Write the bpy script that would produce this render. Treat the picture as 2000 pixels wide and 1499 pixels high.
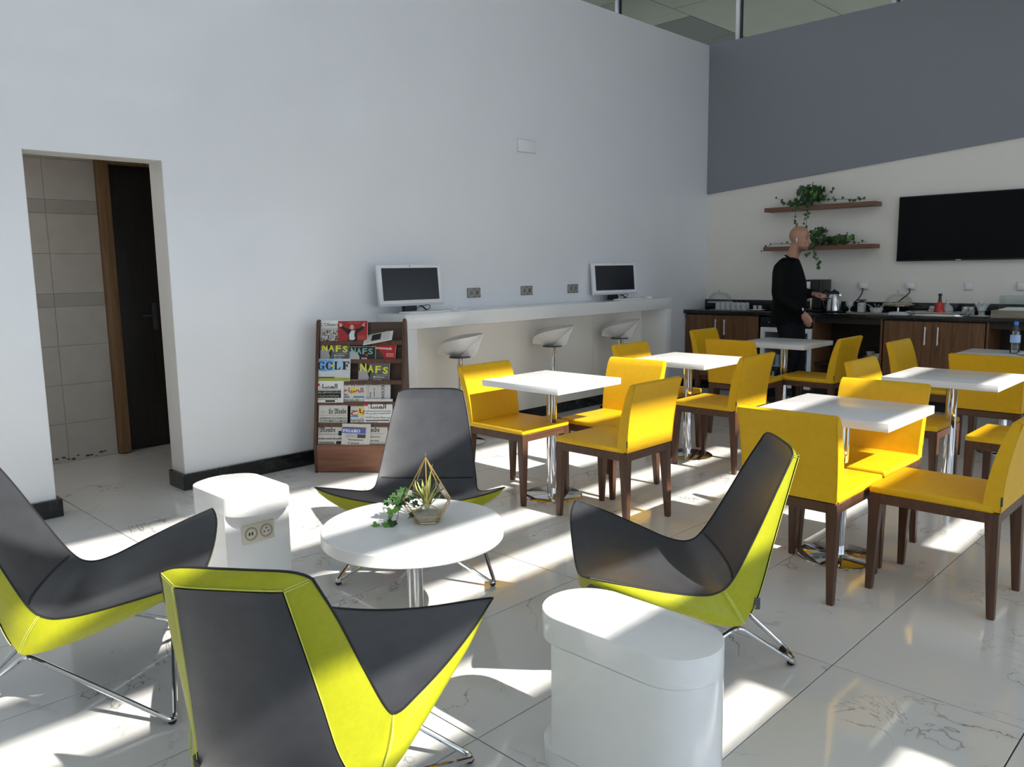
import bpy, bmesh, math, random
from mathutils import Vector, Matrix, Euler
PI = math.pi
random.seed(7)
for o in list(bpy.data.objects):
    bpy.data.objects.remove(o)
S = bpy.context.scene
C = S.collection

# ---------------------------------------------------------------- camera
YAW, PITCH, ROLL, FPX = -0.77743, -0.1414994, -0.0154217, 1565.69
cf = Vector((math.sin(YAW)*math.cos(PITCH), math.cos(YAW)*math.cos(PITCH), math.sin(PITCH)))
cr0 = Vector((math.cos(YAW), -math.sin(YAW), 0)); cu0 = cr0.cross(cf)
cr = cr0*math.cos(ROLL) + cu0*math.sin(ROLL); cu = -cr0*math.sin(ROLL) + cu0*math.cos(ROLL)
cam_d = bpy.data.cameras.new('camera'); cam = bpy.data.objects.new('camera', cam_d); C.objects.link(cam)
cam.matrix_world = Matrix(((cr.x, cu.x, -cf.x, 0), (cr.y, cu.y, -cf.y, 0), (cr.z, cu.z, -cf.z, 1.43), (0, 0, 0, 1)))
cam_d.sensor_width = 36; cam_d.lens = 36*FPX/2000; cam_d.clip_start = .05
S.camera = cam

# ---------------------------------------------------------------- world, sun, exposure
W = bpy.data.worlds.new('world'); S.world = W; W.use_nodes = True
wn = W.node_tree.nodes; wl = W.node_tree.links
bg = wn['Background']
bg.inputs[0].default_value = (.72, .85, 1.0, 1); bg.inputs[1].default_value = 1.72
SUN_DIR = Vector((-1, -.02, -.9)).normalized()
sd = bpy.data.lights.new('sun', 'SUN'); sd.energy = 8.0; sd.angle = .0093; sd.color = (1, .95, .86)
so = bpy.data.objects.new('sun', sd); C.objects.link(so)
so.rotation_euler = SUN_DIR.to_track_quat('-Z', 'Y').to_euler(); so.location = (8, 3, 8)
XF, YN, ZC = 2.8, -4.0, 6.68          # facade x, near wall y, ceiling z
pd = bpy.data.lights.new('sky_portal', 'AREA'); pd.shape = 'RECTANGLE'; pd.size = 6.3; pd.size_y = 12.6
pd.cycles.is_portal = True
po = bpy.data.objects.new('sky_portal', pd); C.objects.link(po)
po.location = (XF+.3, 2.37, 3.28); po.rotation_euler = (0, PI/2, 0)
S.view_settings.view_transform = 'Standard'; S.view_settings.look = 'None'
S.view_settings.gamma = 1; S.view_settings.use_curve_mapping = False
S.view_settings.exposure = 0.24
S.cycles.use_denoising = True
S.cycles.max_bounces = 10; S.cycles.diffuse_bounces = 6; S.cycles.glossy_bounces = 5
S.cycles.transmission_bounces = 8; S.cycles.transparent_max_bounces = 12
S.cycles.sample_clamp_indirect = 6
S.cycles.caustics_reflective = False; S.cycles.caustics_refractive = False

# ---------------------------------------------------------------- materials
MATS = {}
def nd(t, typ, **kw):
    n = t.nodes.new(typ)
    for k, v in kw.items(): setattr(n, k, v)
    return n
def mat(name, col, rough=.5, metal=0, spec=.5, noise=0, nscale=20, bump=0, bscale=200, coat=0, alpha=None, trans=0, ior=1.45, sheen=0, emit=None, stretch=None):
    if name in MATS: return MATS[name]
    m = bpy.data.materials.new(name); m.use_nodes = True; t = m.node_tree; b = t.nodes['Principled BSDF']
    c4 = (*col, 1)
    b.inputs['Base Color'].default_value = c4; b.inputs['Roughness'].default_value = rough
    b.inputs['Metallic'].default_value = metal; b.inputs['Specular IOR Level'].default_value = spec
    b.inputs['Coat Weight'].default_value = coat; b.inputs['Coat Roughness'].default_value = .06
    b.inputs['Transmission Weight'].default_value = trans; b.inputs['IOR'].default_value = ior
    b.inputs['Sheen Weight'].default_value = sheen
    if alpha is not None: b.inputs['Alpha'].default_value = alpha
    tc = nd(t, 'ShaderNodeTexCoord'); src = tc.outputs['Object']
    if stretch:
        mp = nd(t, 'ShaderNodeMapping'); mp.inputs['Scale'].default_value = stretch
        t.links.new(src, mp.inputs[0]); src = mp.outputs[0]
    n = nd(t, 'ShaderNodeTexNoise'); n.inputs['Scale'].default_value = nscale; n.inputs['Detail'].default_value = 5
    t.links.new(src, n.inputs['Vector'])
    r = nd(t, 'ShaderNodeValToRGB')
    lo = tuple(max(0, c*(1-noise)) for c in col); hi = tuple(min(1, c*(1+noise)) for c in col)
    r.color_ramp.elements[0].color = (*lo, 1); r.color_ramp.elements[1].color = (*hi, 1)
    r.color_ramp.elements[0].position = .3; r.color_ramp.elements[1].position = .7
    t.links.new(n.outputs['Fac'], r.inputs[0]); t.links.new(r.outputs[0], b.inputs['Base Color'])
    if bump:
        n2 = nd(t, 'ShaderNodeTexNoise'); n2.inputs['Scale'].default_value = bscale; n2.inputs['Detail'].default_value = 3
        t.links.new(src, n2.inputs['Vector'])
        bp = nd(t, 'ShaderNodeBump'); bp.inputs['Strength'].default_value = bump; bp.inputs['Distance'].default_value = .002
        t.links.new(n2.outputs['Fac'], bp.inputs['Height']); t.links.new(bp.outputs[0], b.inputs['Normal'])
    MATS[name] = m
    return m
def glassy(name, tint=(1, 1, 1), fac=.9, rough=.02, spec=.5):
    """thin pane: mostly lets light straight through, with a clear reflection"""
    if name in MATS: return MATS[name]
    m = bpy.data.materials.new(name); m.use_nodes = True; t = m.node_tree; t.nodes.clear()
    out = nd(t, 'ShaderNodeOutputMaterial'); tr = nd(t, 'ShaderNodeBsdfTransparent'); tr.inputs[0].default_value = (*tint, 1)
    gl = nd(t, 'ShaderNodeBsdfGlossy'); gl.inputs['Roughness'].default_value = rough
    fr = nd(t, 'ShaderNodeFresnel'); fr.inputs[0].default_value = 1.5
    ns = nd(t, 'ShaderNodeTexNoise'); ns.inputs['Scale'].default_value = 3
    mr = nd(t, 'ShaderNodeMapRange'); mr.inputs[3].default_value = rough; mr.inputs[4].default_value = rough*1.6
    t.links.new(ns.outputs['Fac'], mr.inputs[0]); t.links.new(mr.outputs[0], gl.inputs['Roughness'])
    mu = nd(t, 'ShaderNodeMath', operation='MULTIPLY_ADD'); mu.inputs[1].default_value = spec*2; mu.inputs[2].default_value = (1-fac)*.2
    mx = nd(t, 'ShaderNodeMixShader')
    t.links.new(fr.outputs[0], mu.inputs[0]); t.links.new(mu.outputs[0], mx.inputs[0]); t.links.new(tr.outputs[0], mx.inputs[1]); t.links.new(gl.outputs[0], mx.inputs[2])
    t.links.new(mx.outputs[0], out.inputs[0]); MATS[name] = m
    return m
def wood(name, c1, c2, rough=.4, axis='Z', scale=1.0, coat=0):
    if name in MATS: return MATS[name]
    m = bpy.data.materials.new(name); m.use_nodes = True; t = m.node_tree; b = t.nodes['Principled BSDF']
    tc = nd(t, 'ShaderNodeTexCoord'); mp = nd(t, 'ShaderNodeMapping')
    s = {'X': (1.2, 22, 22), 'Y': (22, 1.2, 22), 'Z': (22, 22, 1.2)}[axis]
    mp.inputs['Scale'].default_value = tuple(v*scale for v in s)
    n = nd(t, 'ShaderNodeTexNoise'); n.inputs['Scale'].default_value = 2.2; n.inputs['Detail'].default_value = 6; n.inputs['Distortion'].default_value = .6
    r = nd(t, 'ShaderNodeValToRGB'); r.color_ramp.elements[0].color = (*c1, 1); r.color_ramp.elements[1].color = (*c2, 1)
    r.color_ramp.elements[0].position = .35; r.color_ramp.elements[1].position = .65
    t.links.new(tc.outputs['Object'], mp.inputs[0]); t.links.new(mp.outputs[0], n.inputs['Vector']); t.links.new(n.outputs['Fac'], r.inputs[0])
    t.links.new(r.outputs[0], b.inputs['Base Color']); b.inputs['Roughness'].default_value = rough; b.inputs['Coat Weight'].default_value = coat
    bp = nd(t, 'ShaderNodeBump'); bp.inputs['Strength'].default_value = .15; bp.inputs['Distance'].default_value = .001
    t.links.new(n.outputs['Fac'], bp.inputs['Height']); t.links.new(bp.outputs[0], b.inputs['Normal'])
    MATS[name] = m
    return m
def marble(name, base, vein, dens, rough, per_object=True, scale=1.0, soft=.12, seed=0, spec=.5):
    """stone: thin broken veins drawn where a warped noise crosses its middle value"""
    if name in MATS: return MATS[name]
    m = bpy.data.materials.new(name); m.use_nodes = True; t = m.node_tree; b = t.nodes['Principled BSDF']; L = t.links
    tc = nd(t, 'ShaderNodeTexCoord'); oi = nd(t, 'ShaderNodeObjectInfo')
    off = nd(t, 'ShaderNodeVectorMath', operation='SCALE'); off.inputs[0].default_value = (37, 53, 11)
    L.new(oi.outputs['Random'], off.inputs['Scale'])
    add = nd(t, 'ShaderNodeVectorMath', operation='ADD'); L.new(tc.outputs['Object'], add.inputs[0]); L.new(off.outputs[0], add.inputs[1])
    def veins(sc, width, dist, detail=5):
        n = nd(t, 'ShaderNodeTexNoise'); n.inputs['Scale'].default_value = sc*scale; n.inputs['Detail'].default_value = detail
        n.inputs['Distortion'].default_value = dist; n.inputs['Roughness'].default_value = .55
        L.new(add.outputs[0], n.inputs['Vector'])
        s = nd(t, 'ShaderNodeMath', operation='SUBTRACT'); s.inputs[1].default_value = .5; L.new(n.outputs['Fac'], s.inputs[0])
        a = nd(t, 'ShaderNodeMath', operation='ABSOLUTE'); L.new(s.outputs[0], a.inputs[0])
        mr = nd(t, 'ShaderNodeMapRange'); mr.inputs[1].default_value = 0; mr.inputs[2].default_value = width; mr.inputs[3].default_value = 1; mr.inputs[4].default_value = 0
        L.new(a.outputs[0], mr.inputs[0]); return mr.outputs[0]
    def mask(sc, lo, hi):
        n = nd(t, 'ShaderNodeTexNoise'); n.inputs['Scale'].default_value = sc*scale; n.inputs['Detail'].default_value = 2
        L.new(add.outputs[0], n.inputs['Vector'])
        mr = nd(t, 'ShaderNodeMapRange'); mr.inputs[1].default_value = lo; mr.inputs[2].default_value = hi; L.new(n.outputs['Fac'], mr.inputs[0]); return mr.outputs[0]
    def mul(x, y):
        k = nd(t, 'ShaderNodeMath', operation='MULTIPLY'); L.new(x, k.inputs[0])
        if isinstance(y, (int, float)): k.inputs[1].default_value = y
        else: L.new(y, k.inputs[1])
        return k.outputs[0]
    v1 = mul(veins(1.7, .006, 1.1), mask(2.3, .5, .62)); v2 = mul(veins(4.5, .008, .8), mask(1.9, .56, .66)); v3 = mul(veins(1.7, .05, 1.1), mask(2.3, .48, .7))
    sm = nd(t, 'ShaderNodeMath', operation='MAXIMUM'); L.new(v1, sm.inputs[0]); L.new(mul(v2, .75), sm.inputs[1])
    sm2 = nd(t, 'ShaderNodeMath', operation='MAXIMUM'); L.new(mul(sm.outputs[0], dens), sm2.inputs[0]); L.new(mul(v3, soft), sm2.inputs[1])
    mx = nd(t, 'ShaderNodeMix', data_type='RGBA'); mx.inputs[6].default_value = (*base, 1); mx.inputs[7].default_value = (*vein, 1)
    L.new(sm2.outputs[0], mx.inputs[0]); L.new(mx.outputs[2], b.inputs['Base Color'])
    b.inputs['Roughness'].default_value = rough; b.inputs['Specular IOR Level'].default_value = spec
    MATS[name] = m
    return m

M_FLOOR = marble('polished white marble', (.72, .715, .70), (.16, .14, .12), .85, .07)
M_GROUT = mat('dark grout', (.045, .042, .04), .8, noise=.15)
M_BLACKM = marble('black marble', (.012, .013, .014), (.35, .33, .31), .35, .12, scale=2.2, soft=.02)
M_GRANITE = mat('black granite', (.016, .017, .018), .12, noise=.8, nscale=160)
M_WALL = mat('white lacquered wall', (.80, .815, .84), .28, noise=.012, nscale=2.5, coat=.25)
M_WALLB = mat('off-white wall paint', (.82, .785, .72), .6, noise=.015, nscale=4)
M_JAMB = mat('jamb paint', (.74, .735, .72), .55, noise=.02)
M_GREY = mat('grey panel', (.245, .255, .285), .62, noise=.03, nscale=300)
M_CEIL = mat('atrium white', (.82, .82, .80), .8, noise=.02)
M_BEIGE = mat('beige soffit panel', (.27, .25, .195), .7, noise=.05, nscale=3)
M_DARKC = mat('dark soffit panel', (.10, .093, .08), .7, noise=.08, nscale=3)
M_LINE = mat('soffit batten', (.55, .52, .46), .7, noise=.05)
M_CTILE = mat('grey-beige ceramic tile', (.50, .465, .415), .35, noise=.05, nscale=9)
M_CTILE2 = mat('darker ceramic tile strip', (.40, .375, .335), .35, noise=.05, nscale=9)
M_CGROUT = mat('pale tile grout', (.62, .59, .53), .8, noise=.05)
M_OAK = wood('oak architrave', (.17, .095, .04), (.25, .145, .065), .5)
M_DARKDOOR = wood('near black door veneer', (.012, .009, .008), (.022, .017, .014), .4)
M_ALU = mat('pale aluminium', (.88, .90, .92), .4, metal=.0, noise=.02)
M_DARKSTEEL = mat('dark steel', (.08, .085, .09), .5, metal=.5, noise=.05)
M_CHROME = mat('polished chrome', (.78, .78, .79), .06, metal=1, noise=.02)
M_STEEL = mat('brushed steel', (.62, .62, .62), .24, metal=1, noise=.06, nscale=60, stretch=(1, 1, .03))
M_LIME = mat('lime leather', (.365, .375, .009), .45, noise=.05, nscale=60, bump=.25, bscale=420)
M_LGREY = mat('charcoal leather', (.046, .048, .055), .34, noise=.12, nscale=14, bump=.25, bscale=420)
M_PIPE = mat('black piping', (.015, .015, .016), .5, noise=.1)
M_STITCH = mat('pale lime thread', (.62, .66, .15), .6, noise=.1)
M_YEL = mat('yellow leather', (.76, .44, .006), .45, noise=.04, nscale=30, bump=.12, bscale=500)
M_WAL = wood('walnut', (.060, .026, .014), (.115, .052, .028), .38)
M_WALH = wood('walnut horizontal', (.17, .065, .035), (.25, .105, .058), .42, axis='X')
M_CAB = wood('dark wenge veneer', (.115, .050, .019), (.21, .098, .040), .42)
M_CABIN = mat('dark cabinet inside', (.022, .016, .013), .5, noise=.1)
M_WHITE = mat('white lacquer', (.84, .84, .84), .12, noise=.01, coat=.3)
M_WTOP = mat('white table top', (.80, .80, .80), .22, noise=.01)
M_BAR = mat('bar white solid surface', (.80, .80, .795), .14, noise=.012, coat=.2)
M_CREAM = mat('cream gloss panel', (.88, .83, .75), .09, noise=.015, nscale=3, coat=.3)
M_STOOL = mat('white moulded seat', (.74, .73, .71), .25, noise=.01)
M_PLAST = mat('white plastic', (.80, .81, .83), .35, noise=.01)
M_SCREEN = mat('dark screen', (.018, .021, .027), .22, noise=.1, nscale=200)
M_TV = mat('black tv glass', (.004, .004, .005), .3, spec=.12, noise=.1)
M_BLACK = mat('black plastic', (.012, .012, .013), .35, noise=.1)
M_RUB = mat('black rubber', (.01, .01, .01), .7, noise=.1)
M_CREAMP = mat('ivory socket plastic', (.66, .62, .50), .4, noise=.02)
M_GREYP = mat('grey bronze socket plate', (.27, .265, .24), .35, metal=.4, noise=.03)
M_GOLD = mat('brass came', (.72, .46, .17), .25, metal=1, noise=.05)
M_GLASS = glassy('clear thin glass', (.96, .98, .98), .99, .02, .15); M_DOME = glassy('dome glass', (.97, .98, .98), 1, .02, .12)
M_GLASSG = glassy('mezzanine glass', (.80, .83, .78), .95, .03, .35)
M_SAND = mat('sand and grit', (.42, .36, .24), .9, noise=.55, nscale=140, bump=.6, bscale=160)
M_AIR = mat('air plant leaf', (.50, .52, .16), .5, noise=.3, nscale=18)
M_IVY = mat('ivy leaf', (.035, .085, .022), .4, noise=.45, nscale=60)
M_IVY2 = mat('ivy leaf bright', (.10, .24, .045), .4, noise=.3, nscale=60)
M_STEM = mat('ivy stem', (.07, .075, .03), .6, noise=.2)
M_SKIN = None
M_JACKET = mat('black jacket cloth', (.003, .003, .0033), .85, noise=.2, nscale=90, spec=.2, bump=.2, bscale=300)
M_TROUS = mat('dark trouser cloth', (.008, .009, .012), .85, noise=.2, nscale=90, spec=.2)
M_SHOE = mat('black shoe leather', (.01, .01, .01), .35, noise=.1)
M_PAPER = mat('newsprint', (.62, .60, .56), .8, noise=.04, nscale=30)
M_PAPERW = mat('white paper', (.76, .76, .75), .7, noise=.03, nscale=30)
M_CERA = mat('white china', (.80, .79, .76), .15, noise=.01)
M_RED = mat('red drink', (.55, .03, .012), .15, noise=.1)
M_CAPB = mat('blue bottle cap', (.03, .25, .75), .4, noise=.05)
M_LABEL = mat('pale blue label', (.42, .58, .85), .5, noise=.1)
M_PET = glassy('clear bottle plastic', (.95, .97, 1), .85, .05)
M_CAKE = mat('pale biscuit', (.55, .44, .28), .8, noise=.3, nscale=70)
M_SILVER = mat('silver tray', (.66, .66, .65), .2, metal=1, noise=.05)
M_WOODBOX = wood('weathered crate wood', (.20, .17, .12), (.30, .26, .19), .7, axis='X')
M_FRIDGE = mat('fridge inside', (.42, .43, .43), .5, noise=.2, nscale=25)

# ---------------------------------------------------------------- helpers
def finish(name, bm, m, parent=None, smooth=35, loc=None, rot=None):
    bmesh.ops.recalc_face_normals(bm, faces=bm.faces)
    me = bpy.data.meshes.new(name); bm.to_mesh(me); bm.free()
    if smooth:
        me.shade_smooth()
        if smooth < 180: me.set_sharp_from_angle(angle=math.radians(smooth))
    return link(name, me, m, parent, loc, rot)
def link(name, me, m, parent=None, loc=None, rot=None):
    if m is not None and not me.materials: me.materials.append(m)
    o = bpy.data.objects.new(name, me); C.objects.link(o)
    if parent is not None: o.parent = parent
    if loc is not None: o.location = loc
    if rot is not None: o.rotation_euler = rot
    return o
def tag(o, label, cat, group=None, kind=None):
    if label: o['label'] = label
    if cat: o['category'] = cat
    if group: o['group'] = group
    if kind: o['kind'] = kind
    return o
def thing(name, label, cat, loc=(0, 0, 0), rz=0, group=None, kind=None):
    o = bpy.data.objects.new(name, None); C.objects.link(o); o.location = loc; o.rotation_euler = (0, 0, rz); o.empty_display_size = .1
    return tag(o, label, cat, group, kind)
KIDS = {}
def dup(root, loc, rz, label, group=None, over=None):
    """copy of a thing with copies of its parts and sub-parts (mesh data shared)"""
    if root.name not in KIDS:
        KIDS[root.name] = [(c, list(c.children)) for c in root.children]
    r = root.copy(); C.objects.link(r); r.location = loc; r.rotation_euler = (0, 0, rz); r['label'] = label
    if group: r['group'] = group
    for ch, sub in KIDS[root.name]:
        c = ch.copy(); C.objects.link(c); c.parent = r
        for g in sub:
            d = g.copy(); C.objects.link(d); d.parent = c
    return r
def BM(): return bmesh.new()
def box(bm, x0, x1, y0, y1, z0, z1, bev=0, seg=2, M=None):
    vs = [bm.verts.new((x, y, z)) for x in (x0, x1) for y in (y0, y1) for z in (z0, z1)]
    fs = [bm.faces.new([vs[i] for i in f]) for f in ((0, 1, 3, 2), (4, 6, 7, 5), (0, 4, 5, 1), (2, 3, 7, 6), (0, 2, 6, 4), (1, 5, 7, 3))]
    allv = vs
    if bev:
        es = list({e for f in fs for e in f.edges})
        r = bmesh.ops.bevel(bm, geom=es+vs, offset=bev, segments=seg, affect='EDGES', profile=.5)
        allv = list({v for f in r['faces'] for v in f.verts} | {v for v in vs if v.is_valid})
    if M is not None: bmesh.ops.transform(bm, matrix=M, verts=[v for v in allv if v.is_valid])
    return allv
def prism(bm, pts, z0, z1, bev=0, seg=2, M=None, top=False):
    lo = [bm.verts.new((x, y, z0)) for x, y in pts]; hi = [bm.verts.new((x, y, z1)) for x, y in pts]; n = len(pts)
    a = bm.faces.new(lo[::-1]); b = bm.faces.new(hi)
    for i in range(n): bm.faces.new((lo[i], lo[(i+1) % n], hi[(i+1) % n], hi[i]))
    allv = lo+hi
    if bev:
        r = bmesh.ops.bevel(bm, geom=(list(b.edges)+hi) if top else list(a.edges)+list(b.edges)+lo+hi, offset=bev, segments=seg, affect='EDGES', profile=.5)
        allv = list({v for f in r['faces'] for v in f.verts} | {v for v in allv if v.is_valid})
    if M is not None: bmesh.ops.transform(bm, matrix=M, verts=[v for v in allv if v.is_valid])
    return allv
def lathe(bm, prof, n=32, at=(0, 0, 0), cap=True):
    rings = []
    for r, z in prof:
        if r < 1e-6: rings.append([bm.verts.new((at[0], at[1], at[2]+z))])
        else: rings.append([bm.verts.new((at[0]+r*math.cos(2*PI*i/n), at[1]+r*math.sin(2*PI*i/n), at[2]+z)) for i in range(n)])
    for a, b in zip(rings, rings[1:]):
        for i in range(n):
            j = (i+1) % n
            if len(a) == 1 and len(b) == 1: continue
            if len(a) == 1: bm.faces.new((a[0], b[i], b[j]))
            elif len(b) == 1: bm.faces.new((a[i], a[j], b[0]))
            else: bm.faces.new((a[i], a[j], b[j], b[i]))
    if cap:
        if len(rings[0]) > 1: bm.faces.new(rings[0][::-1])
        if len(rings[-1]) > 1: bm.faces.new(rings[-1])
def fillet(pts, r, n=5, closed=False):
    P = [Vector(p) for p in pts]; out = []; N = len(P)
    for i in range(N):
        if not closed and i in (0, N-1): out.append(P[i]); continue
        a, b, c = P[i-1], P[i], P[(i+1) % N]
        u = (a-b); v = (c-b); d = min(r, u.length*.45, v.length*.45); u.normalize(); v.normalize()
        p, q = b+u*d, b+v*d
        for k in range(n+1):
            t = k/n; out.append((1-t)**2*p+2*t*(1-t)*b+t*t*q)
    return out
def tube(bm, pts, r, n=10, closed=False, cap=True):
    P = [Vector(p) for p in pts]; N = len(P); R = r if isinstance(r, (list, tuple)) else [r]*N
    up = None; rings = []
    for i in range(N):
        if closed: t = (P[(i+1) % N]-P[i-1])
        else: t = P[min(i+1, N-1)]-P[max(i-1, 0)]
        t.normalize()
        if up is None:
            up = t.cross(Vector((0, 0, 1)))
            if up.length < 1e-3: up = t.cross(Vector((1, 0, 0)))
        up = (up-t*up.dot(t)); up.normalize(); w = t.cross(up)
        rings.append([bm.verts.new(P[i]+(up*math.cos(2*PI*k/n)+w*math.sin(2*PI*k/n))*R[i]) for k in range(n)])
    for i in range(N if closed else N-1):
        a, b = rings[i], rings[(i+1) % N]
        sh = 0
        if closed and i == N-1:
            sh = min(range(n), key=lambda s: (a[0].co-b[s].co).length)
        for k in range(n): bm.faces.new((a[k], a[(k+1) % n], b[(k+1+sh) % n], b[(k+sh) % n]))
    if cap and not closed:
        bm.faces.new(rings[0][::-1]); bm.faces.new(rings[-1])
def grid(bm, rows):
    V = [[bm.verts.new(p) for p in r] for r in rows]
    for a, b in zip(V, V[1:]):
        for i in range(len(a)-1): bm.faces.new((a[i], a[i+1], b[i+1], b[i]))
    return V
def ellip(bm, c, rx, ry, rz, M=None, n=16, m=10):
    vs = bmesh.ops.create_uvsphere(bm, u_segments=n, v_segments=m, radius=1)['verts']
    T = Matrix.Translation(c) @ (M.to_4x4() if M is not None else Matrix()) @ Matrix.Diagonal((rx, ry, rz, 1))
    bmesh.ops.transform(bm, matrix=T, verts=vs)
def lerp(a, b, t): return a+(b-a)*t
def spline(P, n):
    """Catmull-Rom through P, n samples per span"""
    P = [Vector(p) for p in P]; out = []
    for i in range(len(P)-1):
        p0 = P[i-1] if i else P[0]*2-P[1]; p1, p2 = P[i], P[i+1]; p3 = P[i+2] if i+2 < len(P) else P[-1]*2-P[-2]
        for k in range(n):
            t = k/n; out.append(.5*((2*p1)+(p2-p0)*t+(2*p0-5*p1+4*p2-p3)*t*t+(3*p1-p0-3*p2+p3)*t**3))
    out.append(P[-1]); return out
def remesh(bm, voxel, smooth_it=4):
    """join overlapping closed shells into one continuous surface"""
    me = bpy.data.meshes.new('tmp'); bmesh.ops.recalc_face_normals(bm, faces=bm.faces); bm.to_mesh(me); bm.free()
    o = bpy.data.objects.new('tmp', me); C.objects.link(o)
    r = o.modifiers.new('r', 'REMESH'); r.mode = 'VOXEL'; r.voxel_size = voxel
    s = o.modifiers.new('s', 'SMOOTH'); s.factor = .5; s.iterations = smooth_it
    dg = bpy.context.evaluated_depsgraph_get(); out = bpy.data.meshes.new_from_object(o.evaluated_get(dg))
    bpy.data.objects.remove(o); bpy.data.meshes.remove(me); out.shade_smooth(); out.materials.clear()
    return out

# lettering -------------------------------------------------------
def fraktur(s): return ''.join(chr(0x1D56C+ord(c)-65) if 'A' <= c <= 'Z' else chr(0x1D586+ord(c)-97) if 'a' <= c <= 'z' else c for c in s)
def serif(s): return ''.join(chr(0x1D400+ord(c)-65) if 'A' <= c <= 'Z' else chr(0x1D41A+ord(c)-97) if 'a' <= c <= 'z' else c for c in s)
AR = {}
for k, (ch, base, n) in enumerate([('ء', 0xFE80, 1), ('ا', 0xFE8D, 2), ('ب', 0xFE8F, 4), ('ة', 0xFE93, 2), ('ت', 0xFE95, 4), ('ث', 0xFE99, 4), ('ج', 0xFE9D, 4), ('ح', 0xFEA1, 4), ('خ', 0xFEA5, 4), ('د', 0xFEA9, 2), ('ذ', 0xFEAB, 2), ('ر', 0xFEAD, 2), ('ز', 0xFEAF, 2), ('س', 0xFEB1, 4), ('ش', 0xFEB5, 4), ('ص', 0xFEB9, 4), ('ض', 0xFEBD, 4), ('ط', 0xFEC1, 4), ('ع', 0xFEC9, 4), ('غ', 0xFECD, 4), ('ف', 0xFED1, 4), ('ق', 0xFED5, 4), ('ك', 0xFED9, 4), ('ل', 0xFEDD, 4), ('م', 0xFEE1, 4), ('ن', 0xFEE5, 4), ('ه', 0xFEE9, 4), ('و', 0xFEED, 2), ('ى', 0xFEEF, 2), ('ي', 0xFEF1, 4)]):
    AR[ch] = (base, n)
def arabic(s):
    """join the letters with presentation forms and turn them to left-to-right drawing order"""
    out = []
    for i, ch in enumerate(s):
        if ch not in AR: out.append(ch); continue
        b, n = AR[ch]
        pv = i > 0 and s[i-1] in AR and AR[s[i-1]][1] == 4
        nx = i+1 < len(s) and s[i+1] in AR and AR[s[i+1]][1] > 1 and n == 4
        f = 0 if n == 1 else (3 if pv and nx else 2 if nx else 1 if pv else 0)
        out.append(chr(b+f))
    return ''.join(out[::-1])
TEXTC = {}
def text_mesh(s, bold=0.0):
    key = (s, bold)
    if key not in TEXTC:
        c = bpy.data.curves.new('t', 'FONT'); c.body = s; c.offset = bold; c.resolution_u = 3; c.space_line = .8
        o = bpy.data.objects.new('t', c); C.objects.link(o)
        dg = bpy.context.evaluated_depsgraph_get(); m = bpy.data.meshes.new_from_object(o.evaluated_get(dg)); m.materials.clear()
        bpy.data.objects.remove(o); bpy.data.curves.remove(c); TEXTC[key] = m
    return TEXTC[key].copy()
def lettering(name, s, x0, x1, y0, y1, z, m, parent, bold=0.0, rot=None, keep=False):
    """flat print that fills the rectangle x0..x1, y0..y1 of its parent's own xy plane"""
    me = text_mesh(s, bold); me.name = name
    if rot: me.transform(Matrix.Rotation(rot, 4, 'Z'))
    xs = [v.co.x for v in me.vertices]; ys = [v.co.y for v in me.vertices]
    if not xs: return None
    ax, bx, ay, by = min(xs), max(xs), min(ys), max(ys)
    sx = (x1-x0)/max(bx-ax, 1e-6); sy = (y1-y0)/max(by-ay, 1e-6)
    if keep: sx = sy = min(sx, sy)
    me.transform(Matrix.Translation((x0, y0, z)) @ Matrix.Diagonal((sx, sy, 1, 1)) @ Matrix.Translation((-ax, -ay, 0)))
    return link(name, me, m, parent)
def ink(rgb, rough=.6):
    return mat('ink %.2f %.2f %.2f' % rgb, rgb, rough, noise=.03)
def flat(name, x0, x1, y0, y1, z, m, parent):
    bm = BM(); box(bm, x0, x1, y0, y1, z-.0006, z); return finish(name, bm, m, parent, 0)
def polyflat(name, pts, z, m, parent):
    bm = BM(); prism(bm, pts, z-.0005, z); return finish(name, bm, m, parent, 0)

# ================================================================ setting
XL, YB = -5.235, 8.74
def struct(o, label, cat): return tag(o, label, cat, kind='structure')
# floor with its tiles
bm = BM(); box(bm, -9.5, 7.2, -6, 12, -.2, -.006)
floor = struct(finish('floor', bm, M_GROUT, None, 0), 'polished white marble tile floor with thin dark joints and grey veins', 'floor')
TX, TY = .6025, 1.19
bm = BM(); box(bm, -TX/2+.0022, TX/2-.0022, -TY/2+.0022, TY/2-.0022, -.012, 0, .001, 1)
tile_me = None
for i in range(-8, 14):
    for j in range(-4, 7):
        cx = -1.093+TX*(i-9+.5-.0)-.0; cy = 1.545+TY*(j+.5)
        if cx < -7.2 or cx > 2.9: continue
        if tile_me is None:
            t = finish('tile', bm, M_FLOOR, floor, 30); tile_me = t.data
        else: t = link('tile', tile_me, M_FLOOR, floor)
        t.location = (cx, cy, 0)
# left wall with the doorway
DY0, DY1, DZ = 1.40, 2.19, 2.15
bm = BM()
box(bm, XL-.2, XL, YN, DY0, 0, 4.0); box(bm, XL-.2, XL, DY0, DY1, DZ, 4.0); box(bm, XL-.2, XL, DY1, YB+.0, 0, 4.0)
bmesh.ops.remove_doubles(bm, verts=bm.verts, dist=.0005)
wl_ = struct(finish('wall_left', bm, M_WALL, None, 0), 'tall glossy white wall with a doorway, left of the room', 'wall')
bm = BM()
box(bm, XL-.199, XL-.0015, DY0-.001, DY0+.004, 0, DZ); box(bm, XL-.199, XL-.0015, DY1-.004, DY1+.001, 0, DZ); box(bm, XL-.199, XL-.0015, DY0, DY1, DZ-.004, DZ+.001)
finish('reveal', bm, M_JAMB, wl_, 0)
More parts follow.
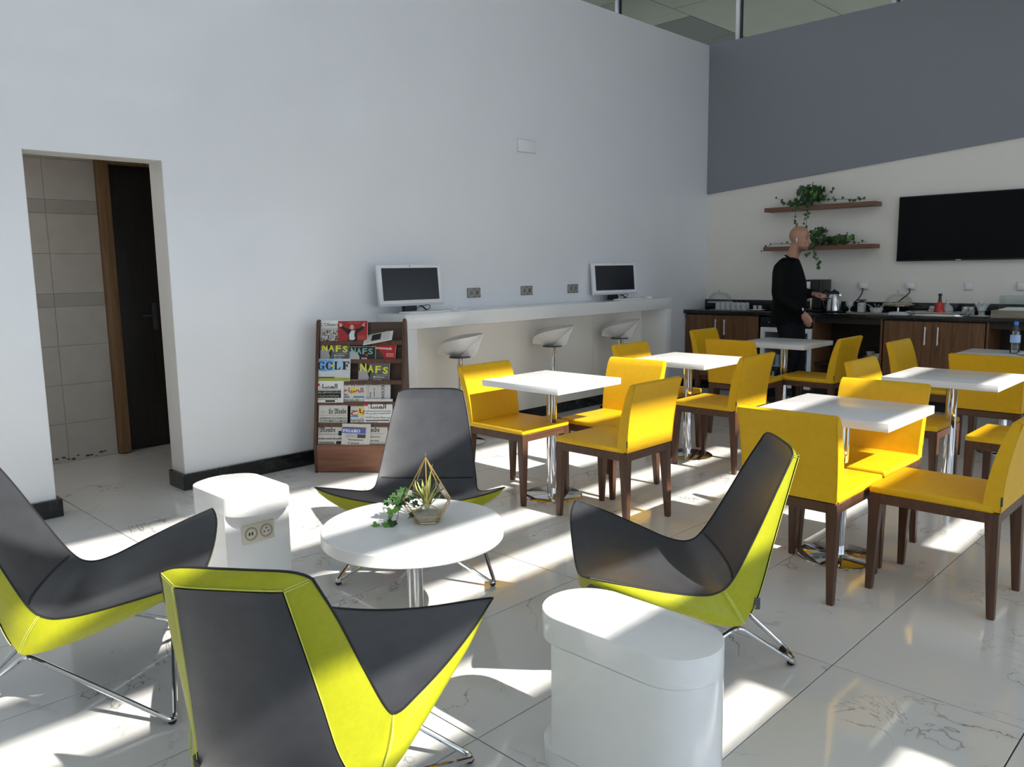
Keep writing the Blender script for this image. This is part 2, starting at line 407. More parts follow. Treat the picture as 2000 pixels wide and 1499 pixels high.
# back wall, grey panel above it
bm = BM(); box(bm, XL-.2, XF+.2, YB, YB+.2, 0, 4.0)
struct(finish('wall_back', bm, M_WALLB, None, 0), 'off-white rear wall behind the buffet counter', 'wall')
bm = BM()
xs = (XL+.001, XF); zb = lambda x: 2.29+(x-XL)*(2.562-2.29)/(5.235-1.954)
V = [bm.verts.new((x, y, z)) for x in xs for y in (YB-.025, YB+.02) for z in (zb(x), 4.0)]
for f in ((0, 1, 3, 2), (4, 6, 7, 5), (0, 4, 5, 1), (2, 3, 7, 6), (0, 2, 6, 4), (1, 5, 7, 3)): bm.faces.new([V[i] for i in f])
struct(finish('trim_1', bm, M_GREY, None, 0), 'dark grey wall panel whose lower edge slopes up to the right', 'wall panel')
# unseen sides of the atrium
bm = BM(); box(bm, XL-.2, XF+.2, YN-.2, YN, 0, ZC)
struct(finish('wall_front', bm, M_CEIL, None, 0), 'white wall on the near side of the atrium', 'wall')
bm = BM(); box(bm, XL-.4, XF+.03, YN-.2, YB+.2, ZC, ZC+.2)
struct(finish('ceiling', bm, M_CEIL, None, 0), 'flat white ceiling high over the atrium', 'ceiling')
bm = BM(); box(bm, XL-.4, XL-.2, YN, YB+.2, 4.9, ZC); box(bm, XL-.2, XF, YB, YB+.2, 4.9, ZC)
struct(finish('wall_upper', bm, M_CEIL, None, 0), 'white bulkhead above the gallery glazing', 'wall')
# unseen sun-side facade: open bays, horizontal beams shaped to cast the sun strips
fac = thing('window_2', 'tall unseen sun-side glazed front of the atrium with beams shaped to cut sunlight', 'window', (XF, 0, 0), kind='structure')
def zf(xe): return (XF-xe)*.9
def shade_beam(xa, xb, y0=YN, y1=YB):
    bm = BM(); box(bm, -.02, .02, y0, y1, zf(xb), zf(xa)); finish('shade_beam', bm, M_CEIL, fac, 0)
for a, b in ((-3.63, -3.25), (-3.01, -2.745), (-1.74, -1.28), (-1.10, -.74), (-.58, -.30)): shade_beam(a, b)
shade_beam(-2.49, -2.09); shade_beam(-2.745, -1.74, 5.95, YB)  # second piece added to block the sun over the far tables
for y0, y1 in ((YN, 1.9), (2.5, 4.35), (5.0, YB)): shade_beam(-1.28, -1.10, y0, y1)  # added fillers, gaps left for separate sun patches
for y0, y1 in ((YN, 1.7), (2.45, YB)): shade_beam(-.74, -.58, y0, y1)
for y in (YN+.1, YB-.1):
    bm = BM(); box(bm, -.08, .08, y-.1, y+.1, 0, ZC); finish('post', bm, M_CEIL, fac, 0)
bm = BM(); box(bm, .06, 3.4, YN, YB, 2.62, 2.74)  # unseen slab added outside to keep sun off the lower front
finish('sun_block_slab', bm, M_CEIL, fac, 0)
# skirtings
def skirt(name, segs, lab):
    bm = BM()
    for s in segs: box(bm, *s, .003, 1)
    struct(finish(name, bm, M_BLACKM, None, 30), lab, 'baseboard')
skirt('baseboard_left', [(XL, XL+.03, YN, DY0+.03, 0, .108), (XL-.2, XL, DY0+.0, DY0+.03, 0, .108), (XL, XL+.03, DY1-.03, YB, 0, .108), (XL-.2, XL, DY1-.03, DY1, 0, .108)], 'black marble skirting along the white wall with pale veins')
# corridor behind the doorway
XC = -6.74
cw = thing('wall_corridor', 'grey-beige tiled corridor wall seen through the doorway', 'wall', (XC, 0, 0), kind='structure')
bm = BM(); box(bm, -.25, -.008, -.6, 2.29, 0, 2.6); box(bm, -.25, -.1, 2.29, 5, 2.36, 2.6); box(bm, -.25, -.1, 3.25, 5, 0, 2.6); finish('backing', bm, M_CGROUT, cw, 0)
rows = [(0, .30), (.30, .60), (.60, .90), (.90, 1.20), (1.20, 1.30), (1.30, 1.60), (1.60, 1.90), (1.90, 2.0), (2.0, 2.30), (2.30, 2.58)]
for a, b in rows:
    for y0, y1 in ((-.6, .09), (.09, .70), (.70, 1.31), (1.31, 1.925), (1.925, 2.289)):
        bm = BM(); box(bm, -.03, 0, y0+.0015, y1-.0015, a+.0015, b-.0015, .001, 1)
        finish('tile', bm, M_CTILE2 if b-a < .15 else M_CTILE, cw, 30)
random.seed(3)
bm = BM()
for k in range(20):
    y = 1.42+random.random()*.8; z = .012+random.random()*.03; r = .003+random.random()*.006
    prism(bm, [(y+r*(1.6 if i % 2 else 1)*math.cos(i*PI/3)*1.6, z+r*math.sin(i*PI/3)) for i in range(6)], 0, .0015, M=Matrix(((0, 0, 1, 0), (1, 0, 0, 0), (0, 1, 0, 0), (0, 0, 0, 1))))
sc = finish('scuff_mark', bm, mat('scuff', (.07, .06, .05), .9, noise=.2), cw, 0); sc['kind'] = 'stuff'
dr = thing('door_1', 'near black door in an oak frame at the end of the corridor', 'door', (XC, 2.29, 0), kind='structure')
bm = BM(); box(bm, -.1, .06, 0, .085, 0.01, 2.37, .004); finish('door_frame', bm, M_OAK, dr)
bm = BM(); box(bm, -.1, .05, .085, .96, 2.29, 2.37, .004); finish('head_frame', bm, M_OAK, dr)
bm = BM(); box(bm, -.09, -.045, .09, .93, .008, 2.285, .002); leaf = finish('door_leaf', bm, M_DARKDOOR, dr)
bm = BM(); box(bm, -.046, -.038, .372, .412, .98, 1.20, .003); tube(bm, fillet([(-.04, .392, 1.1), (.012, .392, 1.1), (.012, .27, 1.1)], .01), .008, 8)
finish('door_handle', bm, M_DARKSTEEL, leaf)
bm = BM(); box(bm, -7.2, -7.0, -2, 6, 0, 2.6); box(bm, -7.0, XL-.2, -.8, -.6, 0, 2.6); box(bm, -7.0, XL-.2, 3.3, 3.5, 0, 2.6)
struct(finish('wall_corridor_end', bm, M_CTILE, None, 0), 'plain far walls closing the corridor', 'wall')
bm = BM(); box(bm, -7.2, XL-.2, -.8, 3.5, 2.6, 2.75)
struct(finish('ceiling', bm, M_CEIL, None, 0), 'low white ceiling over the corridor', 'ceiling')
cl_ = tag(bpy.data.objects.new('added_fill_lamp', None), 'unseen fill lamp added in the corridor ceiling', 'added fill lamp'); C.objects.link(cl_); cl_.location = (-6.1, .9, 2.6)  # unseen fitting added to brighten the corridor
bm = BM(); lathe(bm, [(.16, -.03), (.16, 0)], 24); finish('fill_lamp_disc', bm, M_PLAST, cl_)
ld = bpy.data.lights.new('corridor_fill', 'AREA'); ld.shape = 'DISK'; ld.size = .3; ld.energy = 5; ld.color = (1, .94, .86)
lo_ = bpy.data.objects.new('corridor_fill', ld); C.objects.link(lo_); lo_.location = (-6.1, .9, 2.56)
# gallery glazing above the back wall and what lies beyond
gz = thing('window_1', 'gallery glazing with pale vertical mullions above the grey panel', 'window', (0, YB+.1, 4.0), kind='structure')
mx = [-8.40, -6.66, -4.925, -3.19, -1.455, .28, 2.0]
for x in mx:
    bm = BM(); box(bm, x-.022, x+.022, -.045, .045, .0, .95, .004); finish('mullion', bm, M_ALU, gz)
    bm = BM(); box(bm, x+.024, x+.040, -.02, .02, .0, .95); finish('gasket', bm, M_DARKSTEEL, gz)
for a, b in zip(mx, mx[1:]):
    bm = BM(); box(bm, a+.04, b-.023, -.006, .006, .0, .95); finish('pane', bm, M_GLASSG, gz, 0)
bc = thing('ceiling_gallery', 'beige panelled ceiling seen through the gallery glazing', 'ceiling', (0, 0, 4.85), kind='structure')
def panels(x0, x1, y0, y1, px, py, m, z0=0):
    nx, ny = max(1, round((x1-x0)/px)), max(1, round((y1-y0)/py)); sx, sy = (x1-x0)/nx, (y1-y0)/ny
    bm = BM(); box(bm, -sx/2+.006, sx/2-.006, -sy/2+.006, sy/2-.006, 0, .05); me = None
    for i in range(nx):
        for j in range(ny):
            if me is None: o = finish('ceiling_panel', bm, m, bc, 0); me = o.data
            else: o = link('ceiling_panel', me, m, bc)
            o.location = (x0+sx*(i+.5), y0+sy*(j+.5), z0)
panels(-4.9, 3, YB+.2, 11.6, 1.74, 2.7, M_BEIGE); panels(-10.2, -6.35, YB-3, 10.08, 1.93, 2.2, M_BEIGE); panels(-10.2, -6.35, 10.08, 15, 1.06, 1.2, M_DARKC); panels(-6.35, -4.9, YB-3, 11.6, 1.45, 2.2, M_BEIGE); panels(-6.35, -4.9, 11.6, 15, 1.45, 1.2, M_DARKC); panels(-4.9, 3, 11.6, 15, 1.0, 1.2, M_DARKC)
bm = BM(); box(bm, -10.3, 3, YB-3, 15, .05, .12); finish('backing', bm, M_LINE, bc, 0)
bm = BM(); box(bm, -10.4, 3, 15, 15.2, 2.6, 5); box(bm, -10.4, -10.2, -4, 15, 2.6, 5)
struct(finish('wall_gallery', bm, M_DARKC, None, 0), 'dark far wall of the gallery beyond the glass', 'wall')

# ================================================================ lounge chairs
def rim_side(s):
    return spline([(s*.170, -.302, .803), (s*.197, -.243, .69), (s*.223, -.172, .545), (s*.247, -.095, .405), (s*.258, -.04, .362), (s*.285, .035, .366), (s*.338, .14, .40), (s*.388, .265, .443), (s*.423, .388, .482)], 5)
def make_lounge():
    t = thing('lounge_chair', '', 'chair')
    RR, RL = rim_side(1), rim_side(-1); n = len(RR); ci = 15          # ci: row of the crease
    def row(a, b, sag_y, sag_z, m=20, p=2.0, py=None):
        out = []
        for k in range(m+1):
            c = math.sin(PI/2*(-1+2*k/m)) if m > 16 else -1+2*k/m
            q = lerp(b, a, (c+1)/2); w = 1-abs(c)**p; wy = 1-abs(c)**(py or p)
            out.append(Vector((q.x, q.y+sag_y*wy, q.z+sag_z*w)))
        return out
    # backrest front
    bm = BM(); rows = []
    for i in range(ci+1):
        f = i/ci; rows.append(row(RR[i], RL[i], -.018-.01*f, -.012*f, p=2.4))
    rows[0] = row(RR[0], RL[0], -.010, .018, p=7, py=3)
    grid(bm, rows); finish('backrest', bm, M_LGREY, t, 180)
    crease = rows[-1]
    # seat
    bm = BM(); rows = [crease]
    for i in range(ci+1, n):
        f = (i-ci)/(n-1-ci); a, b = RR[i], RL[i]
        rows.append(row(a, b, lerp(-.01, .03, f**2), -(.018+.052*f**1.3), p=lerp(2.6, 2.0, f), py=lerp(2.6, 7, f)))
    front = rows[-1]
    grid(bm, rows); finish('seat', bm, M_LGREY, t, 180)
    # seam where back meets seat
    bm = BM(); tube(bm, [p+Vector((0, .003, -.0022)) for p in crease[2:-2]], [.001]+[.0042]*(len(crease)-6)+[.001], 6); finish('seam', bm, M_PIPE, t)
    # outer shell, lower line
    def low(s): return spline([(s*.119, -.334, .786), (s*.136, -.292, .645), (s*.153, -.25, .50), (s*.172, -.207, .345), (s*.20, -.165, .262), (s*.252, -.108, .243), (s*.30, .04, .288), (s*.355, .225, .372), (s*.408, .385, .458)], 5)
    bm = BM()
    QR, QL = low(1), low(-1)
    for Rm, Q in ((RR, QR), (RL, QL)):
        rows = []
        for k in range(6):
            f = k/5; r_ = []
            for i in range(n):
                p = Rm[i].lerp(Q[i], f); 
                bul = math.sin(f*PI)*.012*min(1, i/4, (n-1-i)/5); d = Vector((math.copysign(1, Rm[i].x), -.5 if i < ci+4 else 0, 0)).normalized()
                r_.append(p+d*bul)
            rows.append(r_)
        grid(bm, rows)
    # top border between the two back edges
    rows = []
    for k in range(4):
        f = k/3; rows.append(row(RR[0].lerp(QR[0], f), RL[0].lerp(QL[0], f), lerp(-.010, -.006, f)-.006*math.sin(f*PI), .018*(1-f)+.010*math.sin(f*PI), p=7, py=3))
    grid(bm, rows)
    # front fascia under the seat edge
    FL = []
    fr = [Vector(p) for p in front]
    for p in fr:
        c = abs(p.x)/.423; FL.append(Vector((p.x*.965, p.y-.003-.05*(1-c), p.z-.024-.075*(1-c**2.2))))
    rows = [[fr[i].lerp(FL[i], k/3)+Vector((0, .01*math.sin(k/3*PI)*(1-(abs(fr[i].x)/.423)**4), 0)) for i in range(len(fr))] for k in range(4)]
    grid(bm, rows)
    bmesh.ops.remove_doubles(bm, verts=bm.verts, dist=.0004)
    finish('shell', bm, M_LIME, t, 50)
    # grey insets: rear panel and underside
    bm = BM(); rows = [row(QR[i]+Vector((0, -.004, 0)), QL[i]+Vector((0, -.004, 0)), -.006, 0, p=6) for i in range(0, 21)]
    grid(bm, rows); finish('rear_panel', bm, M_LGREY, t, 60)
    bm = BM(); rows = []
    for i in range(20, n):
        f = (i-20)/(n-1-20); rows.append(row(QR[i], QL[i], lerp(-.17, .27, f)-QR[i].y, lerp(.243, .325, f)-QR[i].z, p=2))
    for k in range(len(rows[-1])): rows[-1][k] = Vector(FL[min(len(FL)-1, k)])
    grid(bm, rows); finish('underside', bm, M_LGREY, t, 180)
    # piping along the rim
    loop = [Vector(p) for p in RR]+[Vector(p) for p in reversed(front)][1:-1]+[Vector(p) for p in reversed(RL)]+[Vector(p) for p in row(RR[0], RL[0], -.010, .018, p=7, py=3)][1:-1]
    bm = BM(); tube(bm, loop, .0034, 6, closed=True); finish('piping', bm, M_PIPE, t)
    # stitched seams on the shell
    bm = BM()
    for s in (1, -1):
        Rm, Q = (RR, QR) if s > 0 else (RL, QL)
        for dx in (-.003, .003):
            tube(bm, [Rm[0].lerp(Q[0], f)+Vector((0, -.0015, .001+dx)) for f in (0.12, .4, .7, .95)], .0011, 4)
            tube(bm, [Rm[18].lerp(Q[23], f)+Vector((s*(.014*math.sin(f*PI)+.001), dx-.004*math.sin(f*PI), 0)) for f in (.02, .25, .5, .75, 1)], .0011, 4)
        tube(bm, [p+Vector((s*.0045, -.0035, 0)) for p in Q[0:21]], .0012, 4)
    tube(bm, [p+Vector((0, -.0045, .005)) for p in row(QR[0], QL[0], -.006, 0, p=6)], .0012, 4)
    finish('stitching', bm, M_STITCH, t)
    bm = BM(); box(bm, -.191, -.186, -.203, -.178, .275, .315, .001, 1); finish('care_tag', bm, M_DARKSTEEL, t)
    # chrome wire base
    pts = []
    F = lambda s: (s*.37, .332, .010); K = lambda s: (s*.215, -.123, .226)
    pts = [F(1), K(1), (.055, -.375, .010), (-.055, -.375, .010), K(-1), F(-1), (0, .285, .238)]
    bm = BM(); tube(bm, fillet(pts, .035, 6, closed=True), .0088, 10, closed=True); finish('wire_base', bm, M_CHROME, t)
    for p in (F(1), F(-1), (.05, -.372, .01), (-.05, -.372, .01)):
        bm = BM(); ellip(bm, (p[0]*.965, p[1]*.965, .0115), .0135, .0135, .0115, n=12, m=8); finish('foot_cap', bm, M_RUB, t)
    return t
LP = {2: (-3.0017, 2.422, -.8495), 3: (-1.4976, 2.4229, 3.8887), 1: (-2.9436, .8447, 1.0226), 4: (-1.7216, .9779, 2.2007)}
LLAB = {2: 'lime and charcoal lounge chair facing us from behind the round coffee table', 3: 'lime and charcoal lounge chair beside the overhanging white pedestal nearest the dining tables',
        1: 'lime and charcoal lounge chair cut off by the left edge of the photo', 4: 'nearest lounge chair, its charcoal back panel framed in lime turned to us'}
GRP_L = 'lounge chairs around the coffee table'
first = None
for k in (2, 3, 1, 4):
    x, y, th = LP[k]
    if first is None:
        first = make_lounge(); first.location = (x, y, 0); first.rotation_euler = (0, 0, th-PI/2); tag(first, LLAB[k], 'chair', GRP_L); lounge0 = first
    else: dup(lounge0, (x, y, 0), th-PI/2, LLAB[k], GRP_L)

# ================================================================ coffee table, pedestals
ct = thing('coffee_table', 'low round white coffee table on a steel column', 'table', (-2.38, 1.86, 0))
bm = BM(); lathe(bm, [(0, .41), (.346, .41), (.35, .414), (.35, .456), (.346, .46), (0, .46)], 72); finish('tabletop', bm, M_WTOP, ct)
bm = BM(); lathe(bm, [(.031, .012), (.031, .41)], 28); finish('column', bm, M_STEEL, ct)
bm = BM(); lathe(bm, [(0, 0), (.2, 0), (.2, .006), (.19, .010), (.045, .016), (.033, .02), (0, .02)], 48); finish('base_plate', bm, M_CHROME, ct)
def stadium(L, Wd, e, n=14):
    """long along x, ends drawn as half ellipses e deep"""
    P = []
    for k in range(n+1):
        a = -PI/2+PI*k/n; P.append((L/2-e+e*math.cos(a), Wd/2*math.sin(a)))
    for k in range(n+1):
        a = PI/2+PI*k/n; P.append((-L/2+e+e*math.cos(a), Wd/2*math.sin(a)))
    return P
def pedestal(x, y, L, Wd, e, s, lab, socket):
    """C-shaped: top and foot overhang towards s (sign along x), column flush at the other end"""
    t = thing('pedestal_table', lab, 'side table', (x, y, 0), 0, 'white pedestals by the lounge chairs')
    bm = BM(); prism(bm, stadium(L, Wd, e), .385, .465, .003, top=True); finish('tabletop', bm, M_WHITE, t)
    bm = BM(); prism(bm, stadium(L, Wd, e), 0, .06, .003, top=True); finish('foot', bm, M_WHITE, t)
    P = [p for p in stadium(L, Wd, e) if p[0]*-s > 0]; xc = s*(L/2-.105)
    q = [p for p in stadium(L, Wd-.0, e) if (p[0]*s < 0)]
    top = max(q, key=lambda p: p[1]); bot = min(q, key=lambda p: p[1])
    q.sort(key=lambda p: math.atan2(p[1], (p[0]-0)*-s))
    poly = [(xc, -Wd/2)]+q+[(xc, Wd/2)]
    bm = BM(); prism(bm, poly, .059, .386); col = finish('column', bm, M_WHITE, t)
    if socket:
        pl = bpy.data.objects.new('socket_plate', None); C.objects.link(pl)
        bpy.data.objects.remove(pl)
        bm = BM(); box(bm, xc, xc+.008, -.082, .074, .235, .32, .003); sp = finish('socket_plate', bm, M_CREAMP, t)
        R = Matrix.Rotation(PI/2, 4, 'Y')
        for yy in (-.04, .034):
            bm = BM()
            lathe(bm, [(.024, 0), (.024, .003), (.028, .004), (.031, .003), (.031, 0)], 24); bmesh.ops.transform(bm, matrix=Matrix.Translation((xc+.0075, yy, .278)) @ R, verts=bm.verts)
            finish('socket_ring', bm, mat('grey socket ring', (.35, .33, .28), .4, noise=.02), sp)
        bm = BM()
        for dy, dz in ((-.01, -.004), (.01, -.004), (0, .011)): box(bm, xc+.0075, xc+.0093, .034+dy-.003, .034+dy+.003, .278+dz-.003, .278+dz+.003)
        finish('socket_pin_hole', bm, M_BLACK, sp)
        bm = BM()
        for dy in (-.008, .006): box(bm, xc+.0075, xc+.0093, -.04+dy-.0035, -.04+dy+.0035, .271, .285)
        finish('usb_port', bm, M_BLACK, sp)
    return t
pedestal(-3.41, 1.675, .50, .31, .11, 1, 'white pedestal with an ivory double socket, between left lounge chair and rack', True)
pedestal(-1.25, 1.715, .55, .265, .125, -1, 'white pedestal in the foreground, half its top in sunlight', False)

# ================================================================ terrarium with plants on the coffee table
TC = Vector((-2.366, 1.921, .4605)); TA = math.radians(-38.5)
tr = thing('glass_terrarium', 'teardrop glass terrarium with brass edges on the coffee table', 'terrarium', TC, TA)
r0, r1, r2 = .053, .094, .094
B = [Vector((r0*math.cos(a), r0*math.sin(a), .004)) for a in [PI/5+2*PI*k/5 for k in range(5)]]
Mm = [Vector((r1*math.cos(a), r1*math.sin(a), .063)) for a in [PI/5+2*PI*k/5 for k in range(5)]]
Tt = [Vector((r2*math.cos(a), r2*math.sin(a), .098)) for a in [2*PI*k/5 for k in range(5)]]
AP = Vector((0, 0, .255))
bm = BM()
edges = []
for k in range(5):
    j = (k+1) % 5
    edges += [(B[k], B[j]), (B[k], Mm[k]), (Mm[k], Tt[k]), (Mm[k], Tt[j]), (Tt[k], AP)]
for a, b in edges: tube(bm, [a, b], .0023, 6)
finish('brass_edge', bm, M_GOLD, tr)
bm = BM(); tube(bm, [AP+Vector((.006*math.cos(a), 0, .008+.008*math.sin(a))) for a in [2*PI*k/12 for k in range(12)]], .0013, 6, closed=True); finish('hanging_ring', bm, M_GOLD, tr)
# faces: lower pentagon at angle of Tt[k]: B[k-1],B[k],Mm[k],Tt[k],Mm[k-1]; upper kites: AP,Tt[k],Mm[k],Tt[k+1]
for k in range(5):
    bm = BM(); bm.faces.new([bm.verts.new(p) for p in (B[k-1], B[k], Mm[k], Tt[k], Mm[k-1])]); finish('pane', bm, M_GLASS, tr, 0)
    if k != 3:
        bm = BM(); a, b, c, d = AP, Tt[k], Mm[k], Tt[(k+1) % 5]; V = [bm.verts.new(p) for p in (a, b, c, d)]; bm.faces.new((V[0], V[1], V[3])); bm.faces.new((V[1], V[2], V[3])); finish('pane', bm, M_GLASS, tr, 0)
bm = BM(); bm.faces.new([bm.verts.new(p) for p in B]); finish('pane', bm, M_GLASS, tr, 0)
bm = BM()
hl = .62
P0 = [B[k].lerp(Mm[k], .06)*.93 for k in range(5)]; P1 = [B[k].lerp(Mm[k], hl)*.93 for k in range(5)]
for p in P0: p.z = .008
for i, p in enumerate(P1): p.z = .034+.006*math.sin(i*2.1)
V0 = [bm.verts.new(p) for p in P0]; V1 = [bm.verts.new(p) for p in P1]; cc = bm.verts.new((.004, 0, .042))
bm.faces.new(V0[::-1])
for k in range(5):
    j = (k+1) % 5; bm.faces.new((V0[k], V0[j], V1[j], V1[k])); bm.faces.new((V1[k], V1[j], cc))
sd_ = finish('sand', bm, M_SAND, tr, 0); sd_['kind'] = 'stuff'
ap = thing('air_plant', 'pale green spiky plant inside the terrarium', 'plant', TC+Vector((0, 0, .04)), 0)
random.seed(11)
for k in range(26):
    a = k*2.399; tilt = .12+.8*random.random(); L = .105+.10*random.random()*(1.15-tilt); w = .0068
    pts = []
    for i in range(6):
        f = i/5; th = tilt*(.4+.9*f); rr = L*f*math.sin(th); pts.append(Vector((min(rr, .058)*math.cos(a), min(rr, .058)*math.sin(a), L*f*math.cos(th*.8))))
    bm = BM(); side = Vector((-math.sin(a), math.cos(a), 0)); rows = [[p-side*w*(1-(i/5)**2)+Vector((0, 0, .001)), p+Vector((0, 0, -.0012)), p+side*w*(1-(i/5)**2)+Vector((0, 0, .001))] for i, p in enumerate(pts)]
    rows[-1] = [pts[-1]-side*.0004, pts[-1], pts[-1]+side*.0004]
    grid(bm, rows); finish('leaf', bm, M_AIR, ap, 180)
def ivy_leaf_mesh(name, m):
    bm = BM(); o = [(0, -.1), (.38, -.28), (.62, .02), (.36, .25), (.5, .62), (.16, .55), (0, 1.05), (-.16, .55), (-.5, .62), (-.36, .25), (-.62, .02), (-.38, -.28)]
    c = bm.verts.new((0, .2, .0)); V = [bm.verts.new((x, y, .10*abs(x)-.10*max(0, y-.3)**2)) for x, y in o]
    for i in range(12): bm.faces.new((c, V[i], V[(i+1) % 12]))
    bmesh.ops.recalc_face_normals(bm, faces=bm.faces)
    me = bpy.data.meshes.new(name); bm.to_mesh(me); bm.free(); me.shade_smooth(); me.materials.append(m); return me
IVY_A = ivy_leaf_mesh('ivy_leaf', M_IVY); IVY_B = ivy_leaf_mesh('ivy_leaf', M_IVY2)
def leaf_at(parent, p, s, direction, me, nrm=None):
    """leaf whose tip points along direction"""
    d = Vector(direction).normalized(); up = Vector(nrm) if nrm is not None else Vector((random.uniform(-.6, .6), random.uniform(-.9, .1), 1))
    x = d.cross(up)
    if x.length < 1e-3: x = Vector((1, 0, 0))
    x.normalize(); z = x.cross(d)
    o = link('leaf', me, None, parent)
    o.matrix_local = Matrix.Translation(p) @ Matrix((x, d, z)).transposed().to_4x4() @ Matrix.Scale(s, 4)
    return o
CR, CU = Vector((cr.x, cr.y, 0)).normalized(), Vector((0, 0, 1))
CF = Vector((cf.x, cf.y, 0)).normalized()
iv = thing('ivy_sprig', 'dark green ivy sprig spilling out of the terrarium onto the table', 'plant', TC-.028*CR, 0)
root = -.015*CR+Vector((0, 0, .055))
sprigs = [[root, root-.05*CR+Vector((0, 0, .042)), root-.09*CR+Vector((0, 0, .03)), root-.105*CR+Vector((0, 0, .01))],
          [root, root-.06*CR+Vector((0, 0, .0)), root-.07*CR-.02*CF+Vector((0, 0, -.03)), root-.08*CR-.055*CF+Vector((0, 0, -.049)), root-.115*CR-.065*CF+Vector((0, 0, -.051)), root-.155*CR-.058*CF+Vector((0, 0, -.051))],
          [root, root-.045*CR+.01*CF+Vector((0, 0, .03)), root-.03*CR+.03*CF+Vector((0, 0, .05))],
          [root, root+.03*CR+Vector((0, 0, .01)), root+.04*CR-.02*CF+Vector((0, 0, -.012))],
          [root, root-.05*CR-.01*CF+Vector((0, 0, .02)), root-.075*CR-.025*CF+Vector((0, 0, -.012))]]
bm = BM()
for s_ in sprigs: tube(bm, spline(s_, 6), .0013, 5)
finish('stem', bm, M_STEM, iv)
random.seed(5)
lv = [(-.06, .015, .115, .024, 0), (-.03, .0, .108, .023, 0), (-.095, .01, .1, .022, 0), (-.075, -.015, .09, .022, 0), (-.045, .02, .105, .024, 0), (-.065, 0, .098, .026, 0), (-.085, 0, .085, .022, 0), (-.105, -.005, .08, .02, 0), (-.04, .03, .088, .024, 0), (-.055, -.01, .078, .02, 0), (-.125, 0, .075, .017, 0), (-.075, .02, .075, .022, 0),
      (-.11, -.02, .052, .020, 1), (-.088, -.02, .056, .018, 1), (-.074, -.022, .060, .015, 1), (-.108, -.03, .026, .012, 1), (-.10, -.055, .016, .024, 0), (-.096, -.06, .010, .019, 0), (-.117, -.066, .008, .016, 1), (-.125, -.068, .008, .014, 1), (-.162, -.058, .009, .018, 1), (-.02, -.01, .035, .022, 0), (.0, -.012, .04, .02, 0), (-.012, .01, .068, .02, 0), (.012, .005, .06, .017, 0)]
for a, b, z, s_, k in lv:
    p = a*CR+b*CF+Vector((0, 0, z)); d = -CR*.6+Vector((random.uniform(-.4, .4), random.uniform(-.4, .4), random.uniform(-.7, .25)))
    leaf_at(iv, p, s_*1.55, d, IVY_B if k else IVY_A, -CF+Vector((random.uniform(-.5, .5), random.uniform(-.5, .5), .9)))

# ================================================================ dining tables and chairs
def make_dtable():
    t = thing('dining_table', '', 'table')
    bm = BM(); box(bm, -.315, .315, -.30, .30, .71, .75, .003); finish('tabletop', bm, M_WTOP, t)
    bm = BM(); lathe(bm, [(.033, .012), (.033, .705)], 28); finish('column', bm, M_CHROME, t)
    bm = BM(); box(bm, -.12, .12, -.12, .12, .703, .7105); finish('mounting_plate', bm, M_DARKSTEEL, t)
    bm = BM(); lathe(bm, [(0, 0), (.19, 0), (.19, .006), (.183, .011), (.05, .014), (.036, .018), (0, .018)], 56); finish('base_plate', bm, M_CHROME, t)
    return t
DT = [(-3.305, 3.71, 'square white table nearest the magazine rack, among four yellow chairs'), (-3.26, 5.21, 'square white table in the middle of the row along the bar'), (-3.30, 6.87, 'square white table in front of the standing man'),
      (-1.53, 3.83, 'square white table nearest us, close behind the right-hand lounge chair'), (-1.475, 5.33, 'square white table with one bare corner in full sun, second in the outer row'), (-1.53, 6.82, 'square white table carrying the water bottle and cup')]
t0 = None
for x, y, lab in DT:
    if t0 is None: t0 = make_dtable(); t0.location = (x, y, 0); tag(t0, lab, 'table', 'square dining tables')
    else: dup(t0, (x, y, 0), 0, lab, 'square dining tables')
